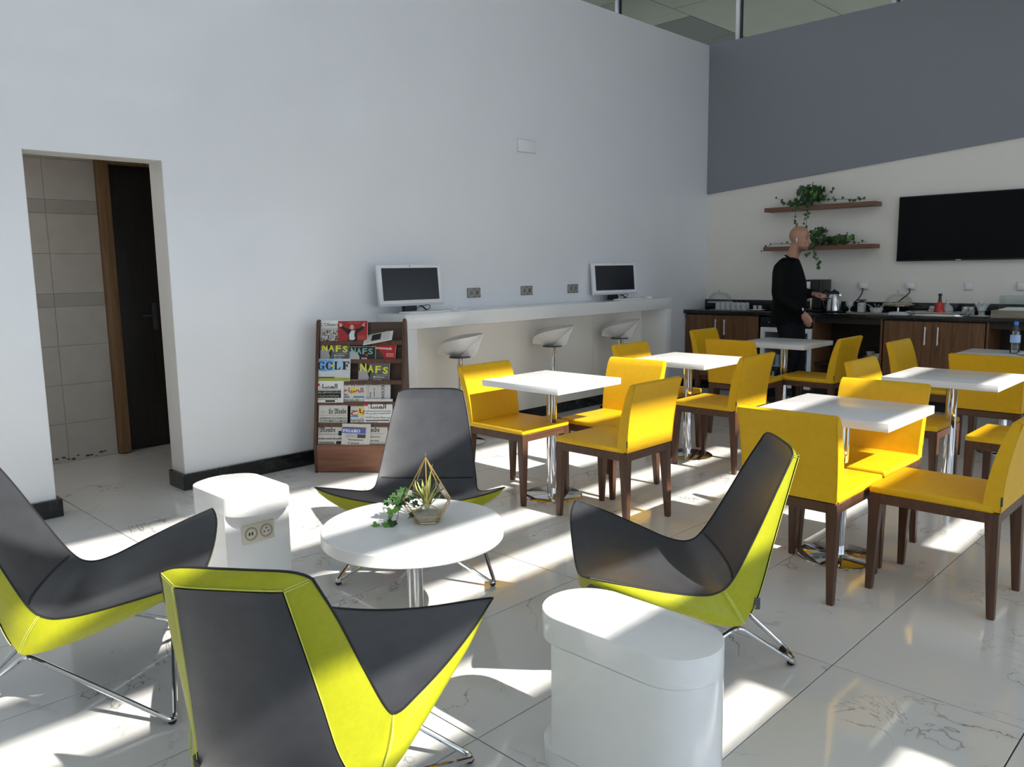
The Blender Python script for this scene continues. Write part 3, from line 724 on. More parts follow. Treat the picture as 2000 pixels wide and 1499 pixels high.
def make_dchair():
    """faces +y; rear feet at y=-.25"""
    t = thing('dining_chair', '', 'chair')
    bm = BM(); vs = box(bm, -.216, .216, -.235, .252, .438, .474, .012, 3)
    for v in bm.verts:
        if v.co.z > .46: v.co.z += .012*(1-(v.co.x/.216)**2)*(1-((v.co.y-.02)/.26)**2)
    finish('seat', bm, M_YEL, t, 60)
    bm = BM(); rows = []
    n = 10
    prof_f, prof_r = [], []
    for i in range(n+1):
        f = i/n; z = lerp(.445, .815, f); yr = -.255-.012*f-.045*f**2.2; yf = yr+lerp(.066, .036, f)+.004*math.sin(f*PI)
        prof_f.append((yf, z)); prof_r.append((yr, z))
    loop = prof_r+[(lerp(prof_r[-1][0], prof_f[-1][0], .5), .823)]+prof_f[::-1]
    hw = lambda z: .214+.010*(z-.445)/.37
    V = []
    for s in (-1, 1):
        V.append([bm.verts.new((s*hw(z), y, z)) for y, z in loop])
    m = len(loop)
    for i in range(m): bm.faces.new((V[0][i], V[0][(i+1) % m], V[1][(i+1) % m], V[1][i]))
    fa = bm.faces.new(V[0][::-1]); fb = bm.faces.new(V[1])
    bmesh.ops.bevel(bm, geom=list(fa.edges)+list(fb.edges), offset=.006, segments=2, affect='EDGES')
    bk = finish('backrest', bm, M_YEL, t, 50)
    for s in (-1, 1):
        bm = BM(); tube(bm, [(s*(hw(z)-.002), y-.001, z) for y, z in prof_r], .0022, 5)
        finish('piping', bm, mat('yellow piping', (.70, .36, .008), .5, noise=.05), bk)
    bm = BM(); box(bm, -.2185, -.2145, -.262, -.254, .475, .513, .001, 1); finish('maker_tag', bm, M_DARKSTEEL, bk)
    # apron
    bm = BM(); a, b = .213, .25
    for (x0, x1, y0, y1) in ((-a, a, b-.024, b), (-a, a, -b, -b+.024), (-a, -a+.024, -b+.02, b-.02), (a-.024, a, -b+.02, b-.02)):
        box(bm, x0, x1, y0, y1, .396, .44, .002, 1)
    finish('apron', bm, M_WALA, t, 40)
    for sx in (-1, 1):
        for sy in (-1, 1):
            bm = BM()
            def ring(z, w, ox, oy):
                cx, cy = sx*(.213-w/2)+sx*ox, sy*(.25-w/2)+sy*oy
                return [bm.verts.new((cx+dx*w/2, cy+dy*w/2, z)) for dx, dy in ((-1, -1), (1, -1), (1, 1), (-1, 1))]
            R = [ring(0, .027, .0, .008 if sy < 0 else .0), ring(.012, .029, 0, .008 if sy < 0 else 0), ring(.30, .042, 0, .002 if sy < 0 else 0), ring(.40, .05, .001, .001), ring(.4385, .05, .001, .001)]
            for p, q in zip(R, R[1:]):
                for i in range(4): bm.faces.new((p[i], p[(i+1) % 4], q[(i+1) % 4], q[i]))
            bm.faces.new(R[0][::-1]); bm.faces.new(R[-1])
            bmesh.ops.bevel(bm, geom=[e for e in bm.edges if abs(e.verts[0].co.z-e.verts[1].co.z) > .005], offset=.003, segments=1, affect='EDGES')
            finish('leg', bm, M_WAL, t, 40)
    return t
M_WALA = wood('walnut apron', (.070, .030, .017), (.12, .056, .03), .38, axis='X')
F_ = {'+x': -PI/2, '-x': PI/2, '+y': 0, '-y': PI}
DC = [(-3.517, 3.617, '+x', 'yellow dining chair with a sunlit band across its back, facing the table by the rack'),
      (-2.757, 3.622, '-x', 'yellow dining chair showing its sunlit rear side, at the table by the rack'),
      (-3.160, 4.122, '-y', 'yellow dining chair behind the table by the rack, facing us'),
      (-2.945, 5.12, '-x', 'yellow dining chair on the sunny side of the middle table by the bar'),
      (-3.58, 5.31, '+x', 'yellow dining chair between middle table and bar, only its back top and seat front visible'),
      (-3.37, 6.305, '+y', 'yellow dining chair with its back to us, tucked under the table before the man'),
      (-3.88, 6.93, '+x', 'yellow dining chair in front of the cabinet nearest the bar, sunlit seat'),
      (-2.98, 6.80, '-x', 'yellow dining chair in front of the open cup shelf, facing the man\'s table'),
      (-1.515, 3.486, '+y', 'yellow dining chair whose broad shaded back rises behind the nearest lounge chair'),
      (-1.03, 3.735, '-x', 'yellow dining chair nearest us at the right edge, seen in profile'),
      (-1.527, 4.046, '-y', 'yellow dining chair facing us across the nearest dining table'),
      (-1.715, 5.27, '+x', 'yellow dining chair with half-sunlit back just left of the sunny-cornered table'),
      (-1.985, 6.74, '+x', 'yellow dining chair standing before the double cabinet doors'),
      (-1.455, 6.24, '+y', 'yellow dining chair with its back to us before the table with the bottle'),
      (-1.03, 5.13, '-x', 'yellow dining chair at the right edge, mostly hidden behind the profile chair')]
c0 = None
for x, y, f, lab in DC:
    if c0 is None: c0 = make_dchair(); c0.location = (x, y, 0); c0.rotation_euler = (0, 0, F_[f]); tag(c0, lab, 'chair', 'yellow dining chairs')
    else: dup(c0, (x, y, 0), F_[f], lab, 'yellow dining chairs')

# ================================================================ bar, stools, computers
BX, BY0, BY1, BT = -4.87, 3.80, 7.43, 1.10
bar = thing('bar_counter', 'long white internet bar against the left wall', 'bar', (XL, BY0, 0))
d = BX-XL; L = BY1-BY0
bm = BM(); box(bm, .002, d, 0, L, .985, BT, .003); finish('worktop', bm, M_BAR, bar)
bm = BM(); box(bm, .035, d, 0, .11, 0, .985, .003); finish('end_panel', bm, M_BAR, bar)
bm = BM(); box(bm, .035, d, L-.11, L, 0, .985, .003); finish('end_panel', bm, M_BAR, bar)
bm = BM(); box(bm, .035, .05, .11, 2.67, .108, .985); finish('rear_panel', bm, M_CREAM, bar, 0)
bm = BM(); box(bm, .035, .05, 2.674, L-.11, .108, .985); finish('rear_panel', bm, M_CREAM, bar, 0)
def make_stool():
    """back rest towards +x"""
    t = thing('bar_stool', '', 'stool')
    bm = BM(); lathe(bm, [(0, 0), (.195, 0), (.197, .008), (.185, .014), (.05, .03), (.03, .05), (0, .05)], 48); finish('base_plate', bm, M_CHROME, t)
    bm = BM(); lathe(bm, [(.030, .04), (.030, .40), (.022, .402), (.022, .715)], 24); finish('column', bm, M_CHROME, t)
    bm = BM(); tube(bm, fillet([(.02, -.03, .705), (.02, -.16, .70), (.02, -.19, .675)], .02), .005, 8); finish('lift_lever', bm, M_CHROME, t)
    bm = BM(); lathe(bm, [(.09, .715), (.09, .722), (0, .722)], 24); finish('mounting_plate', bm, M_DARKSTEEL, t)
    # swooping seat shell: low at the bar side, wrapped rim behind
    bm = BM(); n = 40
    def surf(dz, inset):
        R = [[bm.verts.new((0, 0, .735+dz))]]
        for k in range(1, 9):
            f = k/8; ring = []
            for i in range(n):
                a = 2*PI*i/n; bk = (1+math.cos(a))/2; g = max(0, (f-.45)/.55)
                rx = .195*(1+.06*math.cos(a))*(1-inset*g); ry = .205*(1-inset*g)
                rise = (.004+.165*bk**.26)*g**1.8+.006*g; f = f**.8
                ring.append(bm.verts.new((rx*f*math.cos(a), ry*f*math.sin(a), .735+dz*(1-g)+rise)))
            R.append(ring)
        for i in range(n): bm.faces.new((R[0][0], R[1][i], R[1][(i+1) % n]))
        for p, q in zip(R[1:], R[2:]):
            for i in range(n): bm.faces.new((p[i], p[(i+1) % n], q[(i+1) % n], q[i]))
        return R[-1]
    e1 = surf(0, .07); e2 = surf(-.016, 0)
    for i in range(n): bm.faces.new((e1[i], e1[(i+1) % n], e2[(i+1) % n], e2[i]))
    finish('seat', bm, M_STOOL, t, 60)
    return t
ST = [(-4.93, 4.40, 'white swivel bar stool nearest the magazine rack'), (-4.93, 5.55, 'white swivel bar stool in the middle of the bar'), (-4.93, 6.58, 'white swivel bar stool at the far end of the bar')]
s0 = None
for x, y, lab in ST:
    if s0 is None: s0 = make_stool(); s0.location = (x, y, 0); s0.rotation_euler = (0, 0, .80); tag(s0, lab, 'stool', 'bar stools under the white bar')
    else: dup(s0, (x, y, 0), .80, lab, 'bar stools under the white bar')
def make_pc():
    """screen faces +x"""
    t = thing('desktop_computer', '', 'computer')
    T = Matrix.Translation((0, 0, .055)) @ Matrix.Rotation(-.09, 4, 'Y')
    bm = BM(); box(bm, -.028, .010, -.295, .295, .0, .325, .010, 3, T); finish('housing', bm, M_PLAST, t)
    bm = BM(); box(bm, .0095, .0115, -.262, .262, .045, .298, 0, 1, T); sc_ = finish('screen', bm, M_SCREEN, t, 0)
    bm = BM(); box(bm, .0095, .0112, -.295, .295, .0, .018, .002, 1, T); finish('lower_strip', bm, mat('grey plastic strip', (.55, .57, .6), .35, noise=.02), t)
    bm = BM(); lathe(bm, [(.0045, 0), (.0045, .002)], 12); bmesh.ops.transform(bm, matrix=T @ Matrix.Translation((.0098, 0, .312)) @ Matrix.Rotation(PI/2, 4, 'Y'), verts=bm.verts); finish('webcam', bm, M_BLACK, t)
    bm = BM(); tube(bm, fillet([(.06, -.11, .007), (-.015, -.09, .06), (-.015, .09, .06), (.06, .11, .007)], .05), .006, 8); box(bm, -.06, -.02, -.06, .06, .0, .1, .004, 1); finish('stand', bm, M_BLACK, t)
    bm = BM(); tube(bm, spline([(-.04, .02, .01), (.0, .08, .045), (.02, .15, .055), (-.02, .17, .02), (-.05, .12, .006)], 6), .003, 6); finish('cable', bm, M_BLACK, t)
    return t
pc = make_pc(); pc.location = (-5.06, 4.02, BT+.001); pc.rotation_euler = (0, 0, -.10); tag(pc, 'white all-in-one computer at the bar end by the magazine rack', 'computer', 'computers on the bar')
dup(pc, (-5.09, 6.72, BT+.001), -.20, 'white all-in-one computer at the far end of the bar', 'computers on the bar')
def make_kb():
    t = thing('keyboard', '', 'keyboard')
    bm = BM(); box(bm, -.062, .062, -.215, .215, 0, .012, .004); finish('case', bm, M_PLAST, t)
    bm = BM()
    for r_ in range(5):
        for k in range(14):
            y = -.2+k*.0288; x = -.05+r_*.0205
            box(bm, x, x+.0165, y, y+.0245, .0115, .0155)
    o = finish('key', bm, mat('keycap grey white', (.66, .68, .7), .5, noise=.02), t, 0); o['kind'] = 'stuff'
    return t
kb = make_kb(); kb.location = (-4.945, 4.06, BT+.001); tag(kb, 'white keyboard in front of the nearer computer', 'keyboard', 'keyboards on the bar')
dup(kb, (-4.955, 6.80, BT+.001), 0, 'white keyboard in front of the farther computer', 'keyboards on the bar')
def make_mouse():
    t = thing('mouse', '', 'mouse')
    bm = BM(); ellip(bm, (0, 0, .0), .055, .031, .03); bmesh.ops.bisect_plane(bm, geom=bm.verts[:]+bm.edges[:]+bm.faces[:], plane_co=(0, 0, 0), plane_no=(0, 0, -1), clear_outer=True); finish('shell', bm, M_PLAST, t, 180)
    bm = BM(); tube(bm, spline([(-.05, 0, .01), (-.11, .03, .03), (-.15, .09, .035), (-.12, .15, .012), (-.16, .20, .006)], 6), .0025, 6); finish('cable', bm, M_PLAST, t)
    return t
ms = make_mouse(); ms.location = (-4.95, 4.36, BT+.001); tag(ms, 'white mouse with curled lead beside the nearer keyboard', 'mouse', 'mice on the bar')
dup(ms, (-4.96, 7.12, BT+.001), 0, 'white mouse with curled lead beside the farther keyboard', 'mice on the bar')
def make_dsock():
    """double socket, face +x"""
    t = thing('double_socket', '', 'socket')
    bm = BM(); box(bm, 0, .010, -.079, .079, -.043, .043, .003); finish('plate', bm, M_GREYP, t)
    for yy in (-.036, .036):
        bm = BM(); lathe(bm, [(.026, 0), (.028, .006), (.033, .006), (.034, 0)], 20); bmesh.ops.transform(bm, matrix=Matrix.Translation((.0095, yy, 0)) @ Matrix.Rotation(PI/2, 4, 'Y'), verts=bm.verts); rg = finish('socket_ring', bm, mat('pale socket ring', (.46, .45, .41), .4, noise=.02), t)
        bm = BM()
        for dy, dz in ((-.01, -.003), (.01, -.003), (0, .01)): box(bm, .0095, .0118, yy+dy-.003, yy+dy+.003, dz-.003, dz+.003)
        finish('pin_hole', bm, M_BLACK, t)
    return t
ds = make_dsock(); ds.location = (XL+.0005, 4.85, 1.23); tag(ds, 'grey double socket beside the nearer computer', 'socket', 'double sockets above the bar')
dup(ds, (XL+.0005, 5.53, 1.23), 0, 'grey double socket in the middle above the bar', 'double sockets above the bar'); dup(ds, (XL+.0005, 6.205, 1.23), 0, 'grey double socket beside the farther computer', 'double sockets above the bar')
wp = thing('wall_plate', 'white blank plate high on the glossy wall', 'wall plate', (XL+.0005, 5.55, 2.55))
bm = BM(); box(bm, 0, .022, -.115, .115, -.052, .052, .004); finish('cover', bm, M_PLAST, wp)
bm = BM(); box(bm, .0, .012, -.119, .119, -.056, .056, .002); finish('frame', bm, mat('pale grey frame', (.55, .56, .58), .4, noise=.02), wp)

# ================================================================ magazine rack and papers
RU = Vector((.773, .635, 0)); RV = Vector((-.635, .773, 0)); RA = math.atan2(.635, .773); RO = Vector((-4.968, 3.01, 0)); RW = .655
rack = thing('magazine_rack', 'walnut magazine rack standing at the end of the white bar', 'magazine rack', RO, RA)
SLOPE = .20/.88                    # shift back per metre of height above z .2
for x in (0, RW-.02):
    bm = BM(); R = Matrix(((0, 0, 1, 0), (1, 0, 0, 0), (0, 1, 0, 0), (0, 0, 0, 1)))
    prism(bm, [(0, 0), (0, .205), (.185, 1.06), (.197, 1.083), (.22, 1.09), (.243, 1.083), (.255, 1.06), (.255, 0)], x, x+.02, .002, 1, R); finish('side_panel', bm, M_WALH2 if False else M_WAL, rack)
bm = BM(); box(bm, .02, RW-.02, .004, .022, .01, .205, .002, 1); finish('kick_panel', bm, M_WALH, rack)
bm = BM(); V = [bm.verts.new(p) for p in ((.02, .115, .2), (RW-.02, .115, .2), (RW-.02, .245, 1.065), (.02, .245, 1.065), (.02, .13, .2), (RW-.02, .13, .2), (RW-.02, .254, 1.065), (.02, .254, 1.065))]
for f in ((0, 1, 2, 3), (7, 6, 5, 4), (0, 4, 5, 1), (3, 2, 6, 7), (0, 3, 7, 4), (1, 5, 6, 2)): bm.faces.new([V[i] for i in f])
finish('back_board', bm, wood('dark walnut board', (.05, .026, .018), (.085, .045, .03), .5, axis='X'), rack, 0)
ROWZ = [.205, .352, .500, .650, .800, .93]           # bottom of the visible face, bottom row first
for k, z in enumerate(ROWZ):
    v = (z-.2)*SLOPE
    bm = BM(); box(bm, .02, RW-.02, v+.022, v+.10, z-.012, z, .001, 1); finish('ledge', bm, M_WAL, rack)
    if k:
        bm = BM(); box(bm, .02, RW-.02, v+.012, v+.022, z-.026, z+.006, .002, 1); finish('ledge_lip', bm, M_WAL, rack)
LEAN = math.atan(SLOPE)
def paper(name, row, u0, u1, h, label, cat, group, m, th=.008, dv=0, dz=0, roll=0, cover=None):
    """thin booklet standing on a ledge, its cover in the local xy plane, z out of the cover"""
    z = ROWZ[row]+.001+dz; v = (z-.2)*SLOPE+.027+dv
    o = RO+RU*u0+RV*v+Vector((0, 0, z))
    t = thing(name, label, cat, o, 0, group)
    zax = (-RV*math.cos(LEAN)+Vector((0, 0, 1))*math.sin(LEAN)); yax = (RV*math.sin(LEAN)+Vector((0, 0, 1))*math.cos(LEAN)); xax = RU
    Mx = Matrix((xax, yax, zax)).transposed().to_4x4()
    t.matrix_world = Matrix.Translation(o) @ Mx @ Matrix.Rotation(roll, 4, 'Z')
    w = u1-u0
    bm = BM(); box(bm, 0, w, 0, h, -th, 0, .0012, 1); finish('cover', bm, m, t, 40)
    bm = BM(); box(bm, .003, w+.0015, -.0005, h+.0025, -th*.85, -th*.2); finish('pages', bm, M_PAPERW, t, 0)
    return t, w
GM, GN = 'magazines in the walnut rack', 'newspapers in the walnut rack'
K0 = ink((.02, .02, .02)); WH = ink((.82, .82, .80)); ZT = .0012
def lines(t, x0, x1, ys, h, m, name='text_line'):
    random.seed(int(x0*1e4)+len(ys))
    bm = BM()
    for y in ys:
        x = x0
        while x < x1-.004:
            l = random.uniform(.006, .016); box(bm, x, min(x+l, x1), y, y+h, ZT-.0008, ZT); x += l+.003
    o = finish(name, bm, m, t, 0); o['kind'] = 'stuff'
# top row
t, w = paper('magazine', 5, .022, .185, .152, 'news magazine with a black and white crowd photo, top left of the rack', 'magazine', GM, M_PAPERW)
lettering('masthead', "L'Observ", .004, .135, .112, .137, ZT, K0, t, .004)
flat('rule', .002, .13, .101, .1025, ZT, K0, t); flat('cover_photo', .004, w, .004, .096, ZT, ink((.45, .44, .42)), t)
random.seed(2); bm = BM()
for k in range(60):
    x, y = random.uniform(.008, .128), .006+.07*random.random()**1.3; r = random.uniform(.003, .0075); prism(bm, [(x+r*math.cos(a), y+r*1.2*math.sin(a)) for a in (0, 1.2, 2.5, 3.8, 5)], ZT, ZT+.0006+.0001*(k % 5))
o = finish('crowd_dots', bm, ink((.05, .05, .05)), t, 0); o['kind'] = 'stuff'
bm = BM()
for k in range(40):
    x, y = random.uniform(.008, .128), .006+.07*random.random()**1.3; r = random.uniform(.002, .005); prism(bm, [(x+r*math.cos(a), y+r*1.2*math.sin(a)) for a in (0, 1.2, 2.5, 3.8, 5)], ZT, ZT+.0012+.0001*(k % 5))
o = finish('crowd_dots', bm, ink((.75, .72, .68)), t, 0); o['kind'] = 'stuff'
t, w = paper('magazine', 5, .155, .372, .150, 'red magazine showing a man in tuxedo with raised hands', 'magazine', GM, ink((.33, .022, .025)), dv=-.012)
lettering('masthead', 'LAS OLAS', .075, .165, .130, .142, ZT, ink((.52, .16, .12)), t, .01)
polyflat('tuxedo', [(.072, .0), (.085, .04), (.05, .078), (.022, .1), (.012, .112), (.022, .12), (.055, .1), (.085, .088), (.132, .09), (.165, .098), (.185, .122), (.2, .112), (.188, .088), (.155, .068), (.142, .06), (.145, .0)], ZT, ink((.012, .012, .014)), t)
polyflat('shirt', [(.088, .012), (.084, .05), (.1, .08), (.128, .085), (.122, .045), (.13, .018), (.115, .01)], ZT+.0008, ink((.62, .63, .68)), t)
polyflat('face', [(.104+.0155*math.cos(a), .104+.019*math.sin(a)) for a in [2*PI*k/14 for k in range(14)]], ZT+.0009, ink((.62, .36, .27)), t)
polyflat('bow_tie', [(.102, .078), (.102, .088), (.112, .084), (.122, .089), (.122, .079), (.112, .082)], ZT+.0014, K0, t)
for x, sx in ((.02, 1), (.192, -1)):
    polyflat('raised_hand', [(x-.008, .108), (x-.006*sx-.004, .125), (x-.009, .139), (x-.002, .13), (x, .142), (x+.004, .13), (x+.009, .139), (x+.007, .122), (x+.016*sx, .128), (x+.008, .108)], ZT+.0009, ink((.66, .42, .34)), t)
lettering('headline', 'SHOW', .15, .205, .032, .042, ZT, ink((.75, .18, .08)), t, .01); lines(t, .15, .205, [.024, .017], .003, ink((.65, .2, .12)))
# second row
t, w = paper('magazine', 4, .022, .235, .128, 'grey magazine with yellow lettering, left end of the second row', 'magazine', GM, ink((.12, .12, .125)))
def nafs(t, w, h, col, face=(.36, .35, .35)):
    polyflat('cover_photo', [(.004, .0), (.004, h*.5), (w*.14, h*.78), (w*.3, h*.62), (w*.36, h*.2), (w*.3, 0)], ZT, ink(face), t)
    polyflat('photo_hair', [(.004, h*.55), (w*.1, h*.95), (w*.3, h*.93), (w*.42, h*.6), (w*.38, h*.1), (w*.33, h*.3), (w*.28, h*.66), (w*.14, h*.78)], ZT+.0005, K0, t)
    for i, ch in enumerate('NAFS'): lettering('masthead', ch, w*(.06+.245*i), w*(.26+.235*i), h*(.50-.03*i), h*(.93-.05*i), ZT+.001, ink(col), t, .03)
    flat('rule', w*.56, w*.96, h*.335, h*.345, ZT+.0008, WH, t)
    lettering('headline', 'Male Brown', w*.5, w*.86, h*.19, h*.28, ZT, WH, t, .005); lettering('headline', 'the voices', w*.5, w*.76, h*.07, h*.15, ZT, WH, t, .0)
nafs(t, w, .128, (.72, .70, .05))
t, w = paper('magazine', 4, .40, .575, .122, 'red magazine half hidden behind the black one in the second row', 'magazine', GM, ink((.45, .015, .015)), dv=.0, roll=-.07)
lettering('masthead', 'Newsweek', .004, .15, .078, .1, ZT, WH, t, .01); polyflat('cover_photo', [(.0, 0), (.0, .075), (.05, .08), (.085, .04), (.1, .0)], ZT, ink((.05, .04, .025)), t); lines(t, .11, .165, [.05, .04, .03], .003, WH)
t, w = paper('magazine', 4, .245, .435, .094, 'black magazine with mint green lettering in the second row', 'magazine', GM, ink((.015, .016, .018)), dv=-.014)
polyflat('cover_photo', [(.002, .0), (.002, .06), (.03, .066), (.06, .05), (.075, .02), (.075, 0)], ZT, ink((.40, .42, .43)), t)
for i, ch in enumerate('NAFS'): lettering('masthead', ch, .01+.043*i, .046+.042*i, .042-.001*i, .088-.002*i, ZT+.001, ink((.22, .45, .38)), t, .02)
polyflat('red_badge', [(.128+.011*math.cos(a), .034+.008*math.sin(a)) for a in [2*PI*k/12 for k in range(12)]], ZT, ink((.55, .06, .05)), t)
lines(t, .09, .13, [.012, .005], .003, WH)
np_ = thing('folded_paper', 'folded white paper lying askew across the second row', 'newspaper', (0, 0, 0), 0, GN)
np_.matrix_world = Matrix.Translation(RO+RU*.355+RV*.135+Vector((0, 0, .905))) @ Matrix((RU, RV, Vector((0, 0, 1)))).transposed().to_4x4() @ Matrix.Rotation(-.18, 4, 'Y') @ Matrix.Rotation(.5, 4, 'X')
bm = BM(); box(bm, 0, .215, 0, .12, 0, .006, .002, 1); finish('sheet', bm, M_PAPERW, np_)
bm = BM(); box(bm, .02, .19, .01, .115, .007, .012, .002, 1); finish('sheet', bm, M_PAPER, np_)
bm = BM(); box(bm, .06, .13, .02, .10, .0122, .0128); finish('cover_photo', bm, K0, np_, 0)
# third row
t, w = paper('magazine', 3, .004, .252, .160, 'golf magazine with blue sky and green fairway on its cover', 'magazine', GM, ink((.60, .63, .64)), dv=-.018)
flat('sky_photo', 0, w*.5, .075, .158, ZT-.0004, ink((.17, .40, .72)), t); flat('sky_photo', w*.5, w*.8, .09, .158, ZT-.0004, ink((.38, .56, .74)), t)
flat('fairway_photo', 0, w, .002, .024, ZT, ink((.36, .40, .05)), t); flat('treeline', .004, w*.55, .022, .031, ZT+.0004, ink((.06, .06, .03)), t)
for i, ch in enumerate('GOLF'): lettering('masthead', serif(ch), .010+.060*i, .064+.060*i-.004*(i == 2), .083, .142, ZT+.001, K0, t, .012)
polyflat('yellow_badge', [(.118+.011*math.cos(a), .112+.012*math.sin(a)) for a in [2*PI*k/12 for k in range(12)]], ZT+.0022, ink((.75, .52, .03)), t)
lettering('headline', '0 18 MOIS', .035, .075, .073, .079, ZT, K0, t, .01)
t, w = paper('magazine', 3, .308, .535, .135, 'grey magazine with yellow lettering, right end of the third row', 'magazine', GM, ink((.12, .12, .125)), dv=-.004, roll=-.03)
nafs(t, w, .135, (.72, .70, .05))
# fourth row: newspapers
RD = ink((.62, .02, .03)); DRD = ink((.30, .02, .015)); CY = ink((.04, .25, .42)); YE = ink((.78, .60, .12))
def almassae(t, w, h, black):
    lettering('masthead', arabic('المساء'), w*.10, w*.78, h*.60, h*.83, ZT, K0, t, .022)
    polyflat('red_badge', [(w*.07+w*.07*math.cos(a), h*.78+h*.06*math.sin(a)) for a in [2*PI*k/14 for k in range(14)]], ZT+.0008, RD, t)
    if black:
        lines(t, w*.03, w*.95, [h*.535], .004, K0); flat('headline_band', w*.02, w*.92, h*.2, h*.51, ZT, K0, t)
        lettering('headline', arabic('بعد القضية الثانية قانون مركزي'), w*.04, w*.90, h*.385, h*.47, ZT+.0006, WH, t, .012); lettering('headline', arabic('يطرح الزيادة وسنتان واحدة'), w*.04, w*.84, h*.24, h*.335, ZT+.0006, ink((.72, .70, .30)), t, .012)
        lines(t, w*.04, w*.8, [h*.13], .004, K0); flat('cover_photo', w*.35, w*.7, h*.02, h*.1, ZT, K0, t)
    else:
        flat('rule', w*.02, w*.95, h*.5, h*.518, ZT, K0, t)
        lettering('headline', arabic('الفرقة الوطنية تحقق في ملف'), w*.03, w*.93, h*.355, h*.46, ZT, K0, t, .012); lettering('headline', arabic('بين مبروك ومديرية تلاحقه'), w*.05, w*.93, h*.2, h*.31, ZT, K0, t, .012)
        flat('rule', w*.05, w*.9, h*.1, h*.15, ZT, ink((.12, .10, .11)), t); lines(t, w*.1, w*.5, [h*.04], .004, ink((.3, .1, .3)))
def assabah(t, w, h, x0=.0):
    lettering('masthead', arabic('الصباح'), x0+.004, w*.88, h*.32, h*.66, ZT, DRD, t, .018)
    flat('yellow_patch', w*.34, w*.58, h*.36, h*.68, ZT-.0004, YE, t); flat('blue_band', x0, w*.3, h*.2, h*.27, ZT, CY, t); flat('blue_band', w*.46, w*.92, h*.2, h*.27, ZT, CY, t)
    polyflat('emblem', [(w*.36, h*.72), (w*.38, h*.86), (w*.44, h*.9), (w*.5, h*.8), (w*.5, h*.72), (w*.47, h*.72), (w*.46, h*.8), (w*.43, h*.84), (w*.40, h*.74)], ZT, K0, t)
    lines(t, w*.58, w*.92, [h*.82, h*.75], .004, K0); lines(t, x0+.004, w*.28, [h*.82, h*.75], .004, K0)
    lettering('headline', arabic('زلزال ثورة جامعة'), x0+.004, w*.7, h*.04, h*.17, ZT, K0, t, .012)
t, w = paper('newspaper', 2, .366, .545, .157, 'folded newspaper with sideways headline at the right of the fourth row', 'newspaper', GN, ink((.60, .60, .60)), dv=.004)
lettering('masthead', serif('L')+"'"+serif('ECONO'), .112, .138, .0, .148, ZT, K0, t, .0, rot=-PI/2); lettering('headline', serif('Le mot'), .058, .07, .04, .1, ZT, K0, t, 0, rot=-PI/2); lettering('headline', serif('dans'), .03, .042, .03, .07, ZT, K0, t, 0, rot=-PI/2)
flat('rule', .092, .0935, .0, .14, ZT, YE, t); flat('rule', .02, .0208, .0, .14, ZT, K0, t); lines(t, .05, .09, [.13, .122], .003, K0)
t, w = paper('newspaper', 2, .198, .372, .160, 'newspaper with large dark red Arabic title in the fourth row', 'newspaper', GN, M_PAPER, dv=-.006)
assabah(t, w, .160)
t, w = paper('newspaper', 2, .006, .207, .163, 'newspaper with black Arabic title over a black headline band', 'newspaper', GN, M_PAPERW, dv=-.018)
almassae(t, w, .163, True)
# fifth row
t, w = paper('newspaper', 1, .258, .372, .170, 'newspaper showing half its dark red Arabic title, fifth row', 'newspaper', GN, M_PAPER, dv=-.004)
lettering('masthead', arabic('باح'), .004, .106, .055, .105, ZT, DRD, t, .02); flat('yellow_patch', .055, .106, .06, .11, ZT-.0004, YE, t); flat('blue_band', .0, .06, .045, .052, ZT, CY, t); lines(t, .004, .07, [.135, .127], .004, K0); lettering('headline', arabic('بلا ثورة مفيدة'), .004, .1, .01, .035, ZT, K0, t, .012)
t, w = paper('newspaper', 1, .362, .566, .172, 'newspaper with black Arabic title on white, fifth row beside lounge chair', 'newspaper', GN, M_PAPERW, dv=-.012)
almassae(t, w, .172, False)
t, w = paper('newspaper', 1, -.004+.03, .236, .128, 'French newspaper with gothic title and two-line headline, fifth row', 'newspaper', GN, M_PAPER, dv=-.012)
lettering('masthead', fraktur('Le Monde'), .075, .205, .068, .107, ZT, K0, t, .006); flat('rule', .01, .205, .057, .0583, ZT, K0, t)
lettering('headline', 'EUROPÉENNES: LES LISTES MACRON', .012, .208, .03, .047, ZT, K0, t, .006); lettering('headline', 'ET LE PEN DOMINENT LA CAMPAGNE', .012, .208, .008, .025, ZT, K0, t, .006); lines(t, .02, .05, [.085, .08, .075], .002, ink((.5, .35, .3)))
# bottom row
t, w = paper('newspaper', 0, .385, .53, .142, 'French newspaper with cropped gothic title, right end of bottom row', 'newspaper', GN, M_PAPER, dv=-.002)
lettering('masthead', fraktur('onde'), .006, .09, .085, .122, ZT, K0, t, .006); flat('rule', .004, .12, .073, .0745, ZT, K0, t); lettering('headline', 'gouvernement', .006, .094, .043, .058, ZT, K0, t, .006); lettering('headline', 'd\'une mise', .006, .085, .02, .035, ZT, K0, t, .006)
t, w = paper('newspaper', 0, .024, .225, .142, 'French newspaper with gothic title at the left end of bottom row', 'newspaper', GN, M_PAPER, dv=-.004)
lettering('masthead', fraktur('Monde'), .006, .128, .085, .122, ZT, K0, t, .008); flat('rule', .004, .19, .070, .0725, ZT, K0, t); lettering('headline', 'ériens contre Bouteflika', .006, .19, .032, .050, ZT, K0, t, .012); flat('cover_photo', .15, .178, .062, .095, ZT+.0004, K0, t); lines(t, .01, .12, [.004, .012], .005, K0); flat('cover_photo', .135, .19, .002, .022, ZT, K0, t)
t, w = paper('newspaper', 0, .198, .405, .152, 'newspaper with white title on a blue banner in the bottom row', 'newspaper', GN, M_PAPER, dv=-.016, roll=-.035)
flat('blue_banner', .004, .176, .083, .118, ZT, ink((.10, .13, .50)), t); lettering('masthead', serif('FIGARO'), .008, .135, .09, .112, ZT+.0006, WH, t, .02)
